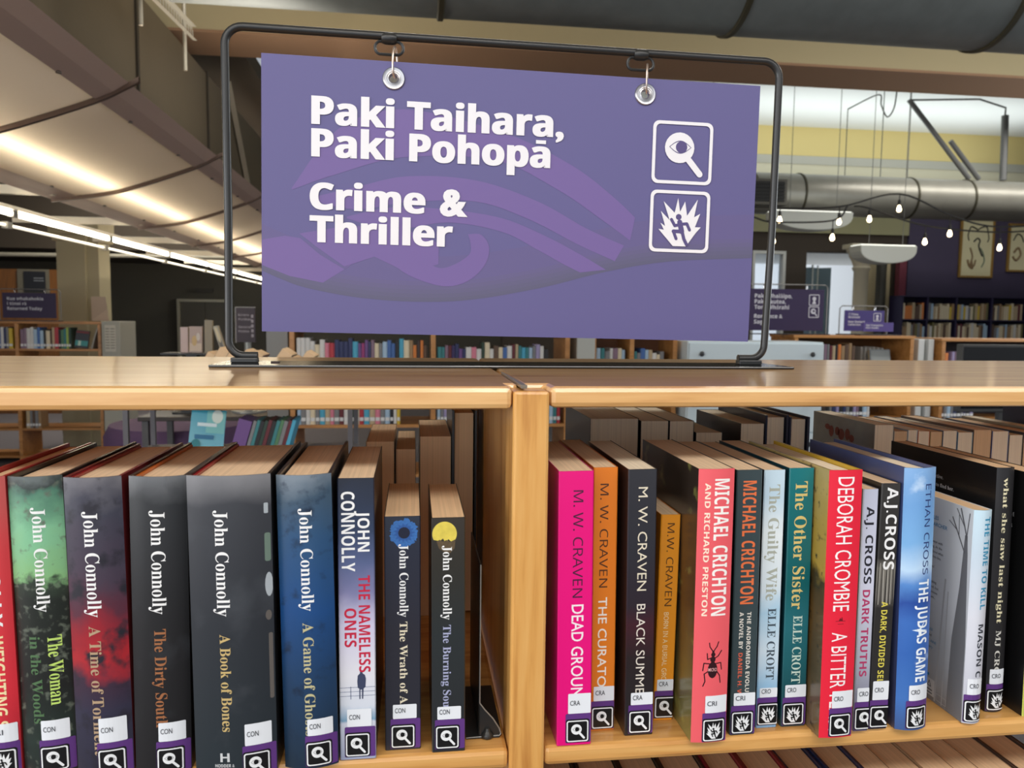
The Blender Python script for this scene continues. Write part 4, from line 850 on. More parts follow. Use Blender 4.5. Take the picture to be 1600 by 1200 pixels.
def strut(name, label, p, q, w, face, rods):
    """perforated channel between two points with threaded rods"""
    t = thing(name, label, 'bracket', p)
    a = Vector((0, 0, 0)); b = Vector(q) - Vector(p); n = max(6, int(b.length / 0.055)); u = b.normalized()
    side = u.cross(Vector(face)).normalized() * w / 2; f = Vector(face) * 0.012
    mb = MB()
    for s in (-1, 1):
        o = side * s
        mb.add([a + o * .55, b + o * .55, b + o, a + o], [[0, 1, 2, 3]]); mb.add([a + o, b + o, b + o + f * 2, a + o + f * 2], [[0, 1, 2, 3]])
    for k in range(n + 1):
        c0 = a + u * (b.length * k / n); h = u * 0.017
        mb.add([c0 - h - side * .55, c0 + h - side * .55, c0 + h + side * .55, c0 - h + side * .55], [[0, 1, 2, 3]])
    mb.build('channel', mat('strut_steel', (176, 170, 156), 0.4, 0.3), t, fix=False)
    for r0, r1 in rods:
        MB().tube([Vector(r0) - Vector(p), Vector(r1) - Vector(p)], 0.011, 8).build('threaded_rod', mat('rod_steel', (196, 190, 174), 0.35, 0.4), t)
strut('strut_channel', 'perforated steel strut hanging at the top left with two threaded rods', (-1.30, 3.2, 1.56), (-1.36, 4.25, 1.70), 0.075, (1, 0, 0), (((-1.372, 3.4, 1.9), (-1.372, 3.4, 1.435)), ((-1.392, 4.2, 1.9), (-1.392, 4.2, 1.475))))
strut('strut_channel', 'perforated steel strut slanting down beside the left post of the sign stand', (-1.588, 6.1, 1.95), (-1.588, 6.85, 1.20), 0.075, (1, 0, 0), ())

def light_panel():
    t = thing('ceiling_light', 'long curved white light panel with ribs and fluorescent tubes, top left', 'ceiling light', (-1.9, 1.2, 0.6))
    arc = smooth2([(-1.31, 1.055), (-1.44, 0.989), (-1.761, 0.871), (-1.969, 0.813), (-2.239, 0.770)], 4)
    pan = bpy.data.materials.new('translucent_panel'); pan.use_nodes = True
    nt = pan.node_tree; b = nt.nodes['Principled BSDF']
    b.inputs['Base Color'].default_value = C(226, 206, 194); b.inputs['Roughness'].default_value = 0.4
    tr = nt.nodes.new('ShaderNodeBsdfTranslucent'); tr.inputs[0].default_value = C(255, 240, 214)
    mx = nt.nodes.new('ShaderNodeMixShader'); mx.inputs[0].default_value = 0.35
    nt.links.new(b.outputs[0], mx.inputs[1]); nt.links.new(tr.outputs[0], mx.inputs[2]); nt.links.new(mx.outputs[0], nt.nodes['Material Output'].inputs[0])
    flange = mat('panel_flange', (196, 170, 156), 0.45, 0.1)
    tube_m = mat('fluorescent_tube', (255, 250, 236), 0.4, emit=(255, 244, 220), power=13.0)
    tube_l = mat('lower_tube_glints', (255, 250, 236), 0.3, emit=(255, 244, 220), power=1.2)  # weak glow stands in for glints on the clear lower tube
    back_m = mat('added_strip_tube', (255, 250, 236), 0.4, emit=(255, 242, 220), power=24.0)  # unseen tubes added above the panel to make its bright strip
    loc = lambda x, y, z: (x + 1.9, y - 1.2, z - 0.6)
    Ys = [1.5 + 1.5 * k for k in range(8)]
    for k, y in enumerate(Ys):
        y0, y1 = y, y + 1.5
        mb = MB(); n = len(arc)
        mb.add([loc(a, y0, z) for a, z in arc] + [loc(a, y1, z) for a, z in arc], [[i, i + 1, n + i + 1, n + i] for i in range(n - 1)])
        mb.build('reflector', pan, t, smooth=True, fix=False)
        up = [(-1.296, 1.052), (-1.36, 1.012), (-1.435, 0.9785)]; lo = [(-2.12, 0.779), (-2.20, 0.766), (-2.262, 0.752)]
        for s in (up, lo):
            mb = MB(); mb.add([loc(a, y0, z) for a, z in s] + [loc(a, y1, z) for a, z in s], [[0, 1, 4, 3], [1, 2, 5, 4]])
            for j in range(2): mb.lathe([(0.011, 0), (0.011, 0.004), (0.007, 0.009)], loc(s[2 if s is up else 0][0] + 0.02, y0 + 0.35 + 0.75 * j, s[2 if s is up else 0][1] - 0.012), 'z', 8, 1)
            mb.build('edge_flange', [flange, mat('screw_grey', (96, 86, 80), 0.4, 0.5)], t, fix=False)
        rib = smooth2([(-1.255, 1.075), (-1.31, 1.045), (-1.44, 0.979), (-1.761, 0.861), (-1.969, 0.803), (-2.275, 0.757)], 4); n = len(rib)
        mb = MB(); vs = []
        for a, z in rib:
            for dy, dz in ((-.011, 0), (.011, 0), (.011, -.022), (-.011, -.022)): vs.append(loc(a, y + dy, z + dz + 0.004))
        mb.add(vs, [[4 * i + j, 4 * i + (j + 1) % 4, 4 * i + 4 + (j + 1) % 4, 4 * i + 4 + j] for i in range(n - 1) for j in range(4)])
        mb.build('rib', mat('rib_brown', (104, 84, 72), 0.4, 0.3), t)
        MB().box(-3.15 + 1.9, -2.20 + 1.9, y - 0.15 - 1.2, y - 0.11 - 1.2, 0.760 - 0.6, 0.815 - 0.6).build('cross_bar', mat('bar_cream', (232, 222, 200), 0.5), t, bevel=0.004)
        MB().tube([loc(-1.92, y0 + 0.03, 0.884), loc(-1.92, y1 - 0.03, 0.884)], 0.016, 8).build('added_strip_tube', back_m, t)
        for (tx, tz, nm) in ((-2.50, 0.662, 'lamp_or_glint_tube'), (-2.535, 0.592, 'lamp_or_glint_tube')):  # upper line is the lamp, lower line only glows as glints
            q = MB().tube([loc(tx, y0 + 0.03, tz), loc(tx, y1 - 0.03, tz)], 0.016 if tz > 0.6 else 0.009, 8).build(nm, tube_m if tz > 0.6 else tube_l, t)
            MB().box(tx + 1.9 - .018, tx + 1.9 + .018, y1 - 0.03 - 1.2, y1 + 0.03 - 1.2, tz - 0.6 - .02, tz - 0.6 + .02).build('end_cap', mat('cap_grey', (150, 146, 136), 0.5), t)
        MB().box(-2.525 + 1.9, -2.475 + 1.9, y0 - 1.2, y1 - 1.2, 0.683 - 0.6, 0.705 - 0.6).build('batten', mat('bar_cream'), t)
    MB().box(-0.02, 0.02, 0.2, 12.4, 0.52, 0.56).build('hanging_rail', mat('rail_grey', (120, 112, 100), 0.5, 0.3), t)
light_panel()

# hanging wires, loop cable and slanted tubes over the silver duct
WIRE = mat('wire_grey', (120, 120, 118), 0.5, 0.4); TUBE = mat('tube_grey', (112, 114, 114), 0.5, 0.4)
for x, y, z1, lab in ((5.98, 9.8, 3.06, 'thin wire from the silver duct to the loop of cable'), (6.52, 9.8, 3.42, 'thin straight wire in the middle of the silver duct'), (6.90, 9.75, 3.42, 'thin wire where the slanted tubes meet the ceiling')):
    tag(MB().tube([(x, y, 2.14), (x, y, z1)], 0.006, 6).build('hanging_wire', WIRE), lab, 'wire')
tag(MB().tube(smooth2([(0, 0), (0.45, 0.22), (0.52, 0.1), (0.6, -0.10), (0.70, 0.06), (0.73, 0.36)], 6) and [(5.98 + a, 9.8, 3.06 + b) for a, b in smooth2([(0, 0), (0.45, 0.22), (0.50, 0.08), (0.60, -0.08), (0.70, 0.06), (0.73, 0.36)], 6)], 0.010, 6).build('loop_cable', WIRE), 'dark cable hanging in a loop below the white ceiling', 'cable')
t = thing('slanted_strut', 'pair of slanted grey tubes rising left from the silver duct to the ceiling', 'strut', (7.9, 9.8, 2.16))
for dx in (0, 0.16): MB().tube([(dx, 0.02 * dx, 0.004), (-1.0 + dx * 4.2, 0, 1.07 - dx * 3.4)], 0.036, 10).build('tube', TUBE, t)
t = thing('drop_pipe', 'upright grey pipe standing on the silver duct at far right', 'pipe', (8.44, 9.8, 2.16))
MB().tube([(0, 0, 0), (-0.03, 0, 0.92)], 0.048, 12).build('pipe', TUBE, t, smooth=True)
MB().tube([(-0.03, 0, 0.9), (-0.03, 0, 1.03), (-0.45, 0, 1.13), (-1.5, 0, 1.07)], 0.014, 8).build('feed_cable', WIRE, t)

# string lights
def string(name, label, pts, bulbs, Y=7.4, hang=None):
    t = thing(name, label, 'string lights', (pts[0][0], Y, pts[0][1]))
    L = lambda x, z: (x - pts[0][0], 0, z - pts[0][1])
    MB().tube([L(*p) for p in smooth2(pts, 6)], 0.010, 6).build('cable', mat('cable_black', (30, 28, 26), 0.6), t)
    if hang: MB().tube([L(*hang), L(hang[0], 3.419)], 0.004, 6).build('hanger_wire', WIRE, t)
    for x, z, top in bulbs:
        c = L(x, z)
        g = MB().lathe([(0.004, -0.036), (0.015, -0.032), (0.024, -0.016), (0.023, 0.0), (0.014, 0.026), (0.011, 0.038)], c, 'z', 14).build('bulb', mat('bulb_glow', (255, 230, 190), 0.3, emit=(255, 226, 176), power=14.0), t, smooth=True)
        s = MB().lathe([(0.016, 0.036), (0.018, 0.06), (0.015, 0.09), (0.006, 0.10)], c, 'z', 10); s.tube([(c[0], 0, c[2] + 0.095), (c[0], 0, top - pts[0][1])], 0.005, 6)
        s.build('socket', mat('cable_black'), g)
string('string_lights', 'upper string of warm bulbs peaking below the silver duct', [(3.2, 1.30), (3.853, 1.29), (4.539, 1.325), (5.231, 1.485), (5.86, 1.275), (6.46, 1.16), (7.6, 1.26)],
       [(3.853, 1.165, 1.29), (4.539, 1.165, 1.325), (5.239, 1.325, 1.485), (5.863, 1.07, 1.275), (6.484, 0.93, 1.16)])
string('string_lights', 'lower sagging string of warm bulbs left of the boat-shaped lamp', [(3.0, 1.27), (3.467, 1.17), (3.72, 1.12), (4.384, 1.155), (4.539, 1.31)], [(3.716, 0.925, 1.12), (4.384, 0.975, 1.155)], 7.25, (3.0, 1.27))
string('string_lights', 'short string with one glowing bulb before the purple wall', [(4.8, 1.36), (4.987, 1.34), (5.674, 1.17), (6.6, 1.12), (7.4, 1.2)], [(4.987, 1.225, 1.34), (5.674, 0.99, 1.17)], 7.55)

def pendant(label, x, y, z, w, h):
    t = thing('pendant_light', label, 'pendant light', (x, y, z))
    n = 18; P = []
    for i in range(n + 1):
        a = math.pi * i / n; P.append((-w / 2 * math.cos(a) * (1 if abs(math.cos(a)) < .9 else 1), -h * math.sin(a) ** 0.6))
    mb = MB(); mb.prism(P, 'y', -0.14, 0.14); mb.build('shade', mat('opal_shade', (214, 216, 206), 0.45), t, bevel=0.01)
    MB().box(-w * .48, w * .48, -0.12, 0.12, 0.0, 0.012).build('lamp_tray', mat('tray_glow', (240, 240, 230), 0.5, emit=(250, 250, 240), power=1.2), t)
    for sx in (-.25, .35): MB().tube([(sx * w, 0, 0), (sx * w, 0, 3.415 - z)], 0.004, 6).build('suspension_wire', WIRE, t)
pendant('boat-shaped white pendant lamp hanging before the cream pier', 6.10, 9.0, 1.08, 0.80, 0.23)
pendant('wide white pendant lamp half hidden behind the silver duct', 5.15, 9.2, 1.52, 1.10, 0.24)

# ------------------------------------------------------------------ shelving units in the room
WORDS = 'first second third fourth fifth sixth seventh eighth ninth tenth eleventh twelfth thirteenth fourteenth fifteenth sixteenth seventeenth eighteenth nineteenth'.split()
def nth(i):
    if i < 19: return WORDS[i]
    T = {2: 'twent', 3: 'thirt', 4: 'fort', 5: 'fift'}[(i + 1) // 10]; r = (i + 1) % 10
    return T + 'ieth' if r == 0 else T + 'y-' + WORDS[r - 1]
def unit(name, label, posts, Y, D, ztop, levels, m=None, back=None, zbot=-ZT, pw=0.03, cat='bookcase', top=True, mp=None):
    m = m or PINE_FAR
    t = thing(name, label, cat, (posts[0], Y, -ZT))
    x0, x1 = posts[0], posts[-1]
    L = lambda z: z + ZT
    if top: MB().box(-0.01, x1 - x0 + pw + 0.01, 0, D, L(ztop) - 0.022, L(ztop)).build('top_board', m, t, bevel=0.003)
    for p in posts: MB().box(p - x0, p - x0 + pw, 0.004, D - 0.004, 0, L(ztop) - 0.0225).build('post', m, t, bevel=0.002)
    for z in levels:
        for a, b in zip(posts[:-1], posts[1:]):
            MB().box(a - x0 + pw + 0.0005, b - x0 - 0.0005, 0.002, D - 0.002, L(z) - 0.02, L(z)).build('shelf', m, t, bevel=0.002)
    if back: MB().box(pw, x1 - x0, D - 0.03, D - 0.018, 0.02, L(ztop) - 0.024).build('back_panel', back, t)
    return t
NAMED = {'white': (206, 204, 200), 'cream': (214, 200, 170), 'pink': (206, 120, 140), 'red': (170, 44, 56), 'navy': (40, 48, 92), 'blue': (62, 100, 160), 'cyan': (70, 160, 190), 'purple': (104, 70, 130), 'magenta': (150, 50, 110),
         'pale blue': (160, 186, 208), 'black': (28, 28, 32), 'brown': (90, 66, 48), 'teal': (50, 120, 124), 'grey': (120, 120, 122), 'lilac': (150, 140, 178), 'yellow': (206, 176, 50), 'green': (76, 120, 84), 'lime': (150, 176, 80),
         'orange': (206, 120, 50), 'beige': (180, 160, 128), 'mauve': (130, 104, 122), 'dark green': (36, 60, 48), 'maroon': (96, 30, 40), 'tan': (150, 120, 84), 'dark brown': (54, 40, 34), 'olive': (110, 104, 60), 'indigo': (50, 40, 90)}
TOPM = mat('far_pages', (190, 168, 132), 0.9); TAGM = mat('far_tag', (214, 214, 214), 0.6)
_bk = {}
def far_book(col, w, h, d, tagged):
    k = (col, round(w, 3), round(h, 2), tagged)
    if k in _bk: return _bk[k].data
    w, h = k[1], k[2]
    mb = MB()
    mb.box(0, 0.0025, 0, d, 0, h).box(w - 0.0025, w, 0, d, 0, h).prism([(0.0025, 0), (w * .25, -0.004), (w * .75, -0.004), (w - 0.0025, 0), (w - 0.0025, 0.003), (0.0025, 0.003)], 'z', 0, h)
    mb.box(0.0026, w - 0.0026, 0.0031, d - 0.004, 0.003, h - 0.005, 1)
    if tagged: mb.box(0.002, w - 0.002, -0.0052, -0.004, 0.022, 0.044, 2)
    o = mb.build('book', [mat('far_' + col, NAMED[col], 0.5, 0, 0.15), TOPM, TAGM])
    _bk[k] = o
    return o
def row(seq, x0, Y, z, where, group, hs=(0.19, 0.23), d=0.15, tagged=True, x1=None, lean=None, ws=(0.018, 0.036)):
    x = x0; count = {}
    n = 0
    for item in seq:
        col, w = (item if isinstance(item, tuple) else (item, round(random.uniform(*ws), 3)))
        if col is None: x += w; continue
        if x1 and x + w > x1: break
        h = round(random.uniform(*hs), 2)
        src = far_book(col, w, h, d, tagged)
        k = count.get(col, 0); count[col] = k + 1
        if isinstance(src, bpy.types.Object):
            o = src
            if o.get('used'): o = src.copy(); COL.objects.link(o)
            o['used'] = 1; del o['used']
            _bk[(col, round(w, 3), round(h, 2), tagged)] = o
        else:
            o = bpy.data.objects.new('book', src); COL.objects.link(o)
        o.location = (x, Y, z + ZT + 0.0004); o.rotation_euler = (0, 0, 0)
        tag(o, '%s book, %s from left, %s' % (col, nth(n), where), 'book', group)
        n += 1; x += w + 0.0012
    return x

# middle unit straight behind the sign
unit('shelving_unit', 'open pine shelving unit seen below and under the big sign', (-0.826, 0.030, 0.880), 4.2, 0.42, 0.0, (-0.302, -0.606, -0.92, -1.25))
GM = 'books on the middle rear unit'
A = [('white', .026)] * 4 + [('cream', .028), ('white', .03), ('pink', .024), ('red', .032)] + [('navy', .026)] * 4 + [('cyan', .032), ('purple', .02), ('magenta', .018), ('purple', .02), ('navy', .016), ('mauve', .02), ('cream', .026), ('grey', .02), ('pale blue', .028), ('blue', .024), ('blue', .022), ('black', .024), ('cyan', .026), ('cream', .034), ('tan', .022), ('orange', .02), ('dark brown', .022), ('orange', .018), ('brown', .022), ('pale blue', .028), ('dark brown', .02), ('maroon', .026)]
row(A, -0.785, 4.22, -0.3018, 'upper shelf left bay of middle unit', GM, x1=0.028)
Bq = [('teal', .026), ('teal', .018), ('mauve', .02), ('maroon', .02), ('indigo', .02), ('navy', .022), ('purple', .022), ('navy', .02), ('white', .034), ('pink', .03), ('white', .03), ('dark green', .02), ('cream', .03), ('white', .024), ('brown', .03), ('cream', .026), ('blue', .026), ('white', .03), ('maroon', .02), ('beige', .018), ('teal', .02), ('cyan', .024), ('teal', .02), ('pale blue', .022), ('grey', .02), ('lilac', .026), ('white', .022), ('black', .03)]
row(Bq, 0.072, 4.22, -0.3018, 'upper shelf right bay of middle unit', GM, hs=(0.17, 0.215), x1=0.875)
Cq = ['pale blue', 'grey', 'white', 'cream', 'grey', 'cyan', 'beige', 'pink', 'grey', 'maroon', 'white', 'dark green', 'cream', 'red', 'cyan', 'beige', 'pink', 'grey', 'pale blue', 'black', 'white', 'yellow', 'green', 'pale blue']
row(Cq, -0.785, 4.22, -0.6058, 'second shelf left bay of middle unit', GM, x1=-0.14)
row(['pale blue', 'grey', 'lilac', 'white', 'mauve', 'navy', 'grey', 'teal'], 0.072, 4.22, -0.6058, 'second shelf right bay left end, middle unit', GM)
row(['lilac', 'pale blue', 'teal', 'red'], 0.762, 4.22, -0.6058, 'second shelf right bay right end, middle unit', GM)
row(['brown', 'tan', 'grey', 'navy', 'teal', 'grey', 'pale blue'], 0.55, 4.22, -0.9198, 'third shelf of middle unit', GM)
tag(MB().box(0.965, 1.085, 4.25, 4.62, -ZT, 0.02).build('end_panel', mat('grey_panel', (176, 178, 172), 0.6), bevel=0.004), 'pale grey end panel between the middle unit and the dark wood unit', 'panel')
tag(MB().box(-0.97, -0.84, 4.25, 4.62, -ZT, 0.04).build('end_panel', mat('dull_steel', (120, 118, 114), 0.4, 0.3), bevel=0.004), 'dull steel end panel left of the middle unit', 'panel')
unit('shelving_unit', 'dark backed wood unit between grey end panel and white cabinet', (1.10, 1.36, 1.66), 4.4, 0.35, 0.04, (-0.32, -0.64, -0.95), back=mat('red_brown_back', (104, 60, 26), 0.6))
row(['pale blue', 'teal', 'grey', 'white', 'mauve', 'cream', 'pale blue'], 1.135, 4.43, -0.3198, 'left bay of dark backed wood unit', 'books in the dark backed unit', hs=(0.17, 0.2), x1=1.355)
row(['teal', 'grey', 'blue', 'pale blue', 'beige', 'white', 'cream', 'grey'], 1.395, 4.43, -0.3198, 'right bay of dark backed wood unit', 'books in the dark backed unit', hs=(0.15, 0.19), x1=1.655)
def white_cabinet():
    t = thing('drawer_cabinet', 'pale blue-white drawer cabinet with two dark knobs', 'cabinet', (1.73, 4.3, -ZT))
    MB().box(0, 0.96, 0.02, 0.45, 0.03, 1.275).build('carcass', mat('pale_blue_white', (208, 222, 228), 0.45), t, bevel=0.004)
    for k in range(4):
        d = MB().box(0.006, 0.954, 0.0, 0.019, 0.05 + k * 0.306, 0.345 + k * 0.306).build('drawer_front', mat('pale_blue_white'), t, bevel=0.003)
        for x in (0.085, 0.865): MB().lathe([(0.006, 0.0), (0.014, -0.012), (0.018, -0.022), (0.010, -0.028)], (x, 0, 0.050 + k * 0.306 + 0.225), 'y', 12).build('knob', mat('dark_knob', (60, 62, 64), 0.4, 0.3), d, smooth=True)
white_cabinet()
unit('shelving_unit', 'pine unit with signs on top, right of the white cabinet', (2.76, 3.70), 4.85, 0.40, -0.035, (-0.345, -0.665, -0.98), back=mat('brown_back', (112, 72, 34), 0.6))
GR_ = 'books on the right rear unit'
row([('maroon', .03), ('red', .02), ('red', .022), ('brown', .02), ('olive', .02), ('pale blue', .018), ('black', .02), ('teal', .024), ('black', .02), ('mauve', .024), ('grey', .02), ('maroon', .022), ('beige', .024), ('black', .018), ('orange', .024), ('tan', .03), ('brown', .03), ('tan', .024), ('brown', .026)], 2.80, 4.87, -0.3448, 'upper shelf of unit with signs on top', GR_, hs=(0.21, 0.25), x1=3.39)
row(['maroon', 'dark brown', 'black', 'mauve', 'grey', 'black', 'indigo', 'dark brown', 'black', 'grey', 'navy', 'lilac', 'black', 'navy', 'grey', 'black', 'lilac', 'mauve', 'black', 'pale blue', 'white'], 2.80, 4.87, -0.6648, 'second shelf of unit with signs on top', GR_, x1=3.46)
def faced(name, label, x, Y, z, w, h, th, col, rz=0, rx=-0.2, spots=None, group=None, ry=0):
    t = thing(name, label, 'book', (x, Y, z + 0.0005 + th * math.sin(abs(rx)) + max(0, w * math.sin(ry))), rz, group, ry, rx)
    MB().box(0, w, 0, 0.003, 0, h).build('front_cover', mat(name + str(col), col, 0.4, 0, 0.2), t)
    MB().box(0.002, w - 0.003, 0.003, th - 0.003, 0.003, h - 0.003).build('page_block', TOPM, t)
    MB().box(0, w, th - 0.003, th, 0, h).build('back_cover', mat(name + str(col)), t)
    if spots:
        mb = MB(); ms = []
        for k, (loop, c) in enumerate(spots):
            ms.append(mat('print_%d_%d_%d' % c, c, 0.5)); mb.poly([(a * w, -0.0012 - 0.0006 * k, b * h) for a, b in loop], k)
        mb.build('cover_picture', ms, t, fix=False)
    return t
R_ = lambda a, b, c, d: [(a, c), (b, c), (b, d), (a, d)]
faced('display_book', 'grey patterned book facing out on the unit with signs on top', 3.42, 4.90, -0.3444, 0.17, 0.20, 0.03, (128, 132, 134), 0, -0.22, [(R_(.05, .95, .55, .95), (150, 154, 152)), (circ(.35, .35, .22), (104, 112, 116)), (R_(.55, .9, .1, .45), (166, 166, 160))])
for k in range(6):
    tag(MB().box(3.40 + k * 0.035, 3.40 + k * 0.035 + 0.012, 5.02, 5.16, -0.3446, -0.125 - 0.004 * (k % 3)).build('booklet', mat('booklet_white', (206, 204, 196), 0.6), bevel=0.001), 'thin white booklet, %s in the row behind the grey patterned book' % nth(k), 'booklet', 'white booklets behind the grey book')
tag(MB().box(3.80, 3.85, 4.9, 5.2, -ZT, -0.06).build('end_panel', mat('white_panel', (200, 202, 200), 0.5), bevel=0.004), 'narrow white end panel left of the dark slot at right', 'panel')
tag(MB().box(3.885, 3.93, 4.9, 5.2, -ZT, -0.06).build('end_panel', mat('white_panel'), bevel=0.004), 'narrow white end panel right of the dark slot at right', 'panel')
unit('shelving_unit', 'pine unit at the right edge behind the black monitor', (3.965, 5.0), 4.85, 0.40, -0.052, (-0.365, -0.68, -0.99), back=mat('dark_slot', (40, 32, 40), 0.7))
row([('orange', .032), (None, .03), ('lilac', .022), ('mauve', .018), ('white', .016), ('indigo', .028), ('white', .014), ('teal', .04), ('pink', .036), ('blue', .02), ('dark green', .03), ('navy', .03), ('grey', .03)], 4.00, 4.87, -0.3648, 'upper shelf at the right edge behind the monitor', GR_, hs=(0.19, 0.22))
row(['brown', 'grey', 'pale blue', 'grey', 'navy', 'black', 'grey', 'indigo', 'black', 'lilac'], 4.00, 4.87, -0.6798, 'second shelf at the right edge behind the monitor', GR_)
def monitor():
    t = thing('computer_monitor', 'black flat monitor with grey rim at the right edge, behind the bookcase', 'monitor', (3.42, 3.55, -0.62))
    MB().box(-0.31, 0.31, -0.02, 0.03, 0.16, 0.56).build('housing', mat('monitor_rim', (70, 70, 70), 0.4), t, bevel=0.006)
    MB().box(-0.296, 0.296, -0.022, -0.018, 0.18, 0.545).build('screen', mat('dark_screen', (8, 8, 9), 0.15), t)
    MB().box(-0.03, 0.03, 0.0, 0.03, 0.012, 0.18).build('neck', mat('monitor_rim'), t)
    MB().box(-0.13, 0.13, -0.08, 0.10, 0.0, 0.014).build('foot', mat('monitor_rim'), t, bevel=0.004)
monitor()
t = thing('desk', 'plain desk under the black monitor at right', 'desk', (3.42, 3.6, -ZT))
MB().box(-0.45, 0.55, -0.28, 0.32, 0.70, 0.7299).build('desk_top', mat('desk_dark', (54, 46, 66), 0.5), t, bevel=0.003)
for sx in (-.42, .48):
    for sy in (-.24, .26): MB().box(sx - .02, sx + .02, sy - .02, sy + .02, 0, 0.6995).build('leg', mat('leg_grey', (80, 80, 82), 0.5), t)

# left unit
unit('shelving_unit', 'pine unit at far left carrying the small purple returns sign', (-4.62, -3.765, -3.035), 7.1, 0.40, -0.012, (-0.268, -0.62, -1.02, -1.28))
GL_ = 'books on the far left unit'
row(['navy', 'white', 'black', 'pale blue', 'blue', 'white', 'navy', 'grey', ('yellow', .034)], -4.03, 7.12, -0.2678, 'upper shelf left of the post, far left unit', GL_, hs=(0.18, 0.2), x1=-3.77)
row([('mauve', .03), ('mauve', .024), ('white', .03), ('white', .028), ('pale blue', .03), ('blue', .024), ('pale blue', .03), ('black', .02), ('cream', .034), ('brown', .018), ('beige', .02), ('red', .034), ('black', .02), ('green', .024), ('teal', .02), ('lime', .02), ('dark green', .02), ('white', .03), ('maroon', .022), ('red', .024), ('dark green', .03), ('black', .02), ('lilac', .024), ('white', .02), ('lilac', .026)], -3.725, 7.12, -0.2678, 'upper shelf right of the post, far left unit', GL_, hs=(0.17, 0.21), x1=-3.275)
faced('display_book', 'dark book with teal strip leaning on the far left unit', -3.262, 7.14, -0.2675, 0.12, 0.165, 0.02, (36, 38, 48), 0, -0.15, [(R_(.03, .97, .12, .42), (60, 140, 140)), (R_(.25, .45, .12, .4), (190, 214, 200)), (R_(.03, .97, .85, .95), (120, 40, 44))], ry=0.1)
tag(MB().prism([(0, 0), (0.014, 0), (0.072, 0.20), (0.058, 0.20)], 'y', 0, 0.14).build('book', mat('slim_grey', (150, 148, 140), 0.5), None, (-3.112, 7.13, -0.2676)), 'slim grey book leaning right against the end post of far left unit', 'book')
row(['beige', 'grey', None and 'x' or 'brown', 'grey', 'tan'], -3.70, 7.12, -1.0198, 'low shelf of the far left unit', GL_, hs=(0.2, 0.24))
for k, (x, w) in enumerate(((-3.42, 0.20), (-3.17, 0.12))):
    tag(MB().box(x, x + w, 7.15, 7.35, -0.6195, -0.58).build('book', mat('lying_pale', (190, 182, 166), 0.6)), ('wide' if k == 0 else 'narrow') + ' pale book lying flat on second shelf of far left unit', 'book')
def noticeboard():
    t = thing('end_panel', 'grey end panel of far left unit with a printed list', 'panel', (-2.995, 7.09, -ZT))
    MB().box(0, 0.165, 0, 0.42, 0, 1.345).build('board', mat('panel_grey', (166, 164, 152), 0.6), t, bevel=0.004)
    mb = MB().box(0.03, 0.125, -0.003, -0.001, 1.06, 1.31)
    for k in range(8): mb.box(0.036, 0.07, -0.0045, -0.003, 1.09 + k * .026, 1.097 + k * .026, 1).box(0.08, 0.118, -0.0045, -0.003, 1.09 + k * .026, 1.097 + k * .026, 1)
    mb.build('printed_list', [mat('list_paper', (196, 192, 178), 0.7), mat('list_ink', (110, 106, 98), 0.7)], t)
noticeboard()

# purple counter signs
def counter_sign(label, cx, Y, z, w, h, lines, icons=0, frame=True, dark=(44, 28, 66), cap=0.03, x_in=0.09, top=0.2, lead=1.42, gap_after=None, rotz=0.0):
    t = thing('counter_sign', label, 'sign', (cx, Y, z), rotz)
    MB().box(-w / 2, w / 2, -0.004, 0.004, 0.03, 0.03 + h).build('sign_panel', mat('small_sign_%d' % dark[0], dark, 0.5), t)
    mb = MB(); zz = 0.03 + h - h * top
    for i, s in enumerate(lines):
        for f in natural(s, 'bold', -w / 2 + w * x_in, zz - cap, cap, 0.008): mb.poly([(a, -0.006, b) for a, b in f])
        zz -= cap * lead * (1.6 if gap_after == i else 1)
    mb.build('sign_lettering', mat('small_white', (200, 198, 206), 0.5), t, fix=False)
    for k in range(icons):
        mb = MB(); s = h * 0.27 if icons > 1 else h * 0.40
        for poly, c, l in mark_frame(0.07) + (mark_magnifier() if k else [(circ(.5, .62, .18), 'w', 1), ([(.3, .15), (.7, .15), (.55, .5), (.45, .5)], 'w', 1)]):
            mb.poly([(w / 2 - s * 1.45 + a * s, -0.006 - 0.001 * l, 0.03 + h * 0.88 - s - k * s * 1.08 + b * s) for a, b in poly], 0 if c == 'w' else 1)
        mb.build('symbol', [mat('small_white'), mat('small_sign_%d' % dark[0])], t, fix=False)
    if frame:
        fw, fh = w / 2 + 0.035, h + 0.065
        MB().tube([(-fw, 0.012, 0.008), (-fw, 0.012, fh - 0.02), (-fw + 0.02, 0.012, fh), (fw - 0.02, 0.012, fh), (fw, 0.012, fh - 0.02), (fw, 0.012, 0.008)], 0.0045, 8).build('frame_rod', mat('grey_rod', (120, 118, 116), 0.4, 0.3), t)
        for sx in (-.28, .28): MB().tube([(sx * w, 0.012 + 0.008 * math.cos(a), 0.03 + h + 0.012 + 0.022 * math.sin(a)) for a in [2 * math.pi * i / 14 for i in range(14)]], 0.0025, 6, closed=True).build('split_ring', CHROME, t)
    MB().box(-w / 2 - 0.04, w / 2 + 0.04, -0.04, 0.05, 0.0, 0.008).build('base_plate', mat('sign_base', (40, 38, 42), 0.35), t)
counter_sign('dark purple sign in rod frame at right, seen through the big sign stand post', 2.74, 4.98, -0.0348, 0.615, 0.315, ('Paki Whaiāipo,', 'Paki Tautea,', 'Toro Whārahi', 'Romance &', 'Sagas'), 2, cap=0.030, top=0.12, gap_after=2, lead=1.42)
counter_sign('purple sign in white-edged frame before the bright window, behind smallest sign', 3.50, 5.16, -0.0348, 0.34, 0.165, ('Ō Tātou', 'Mātātuhi', 'New Zealand', 'Collection'), 1, dark=(58, 44, 110), cap=0.016, top=0.14, gap_after=1)
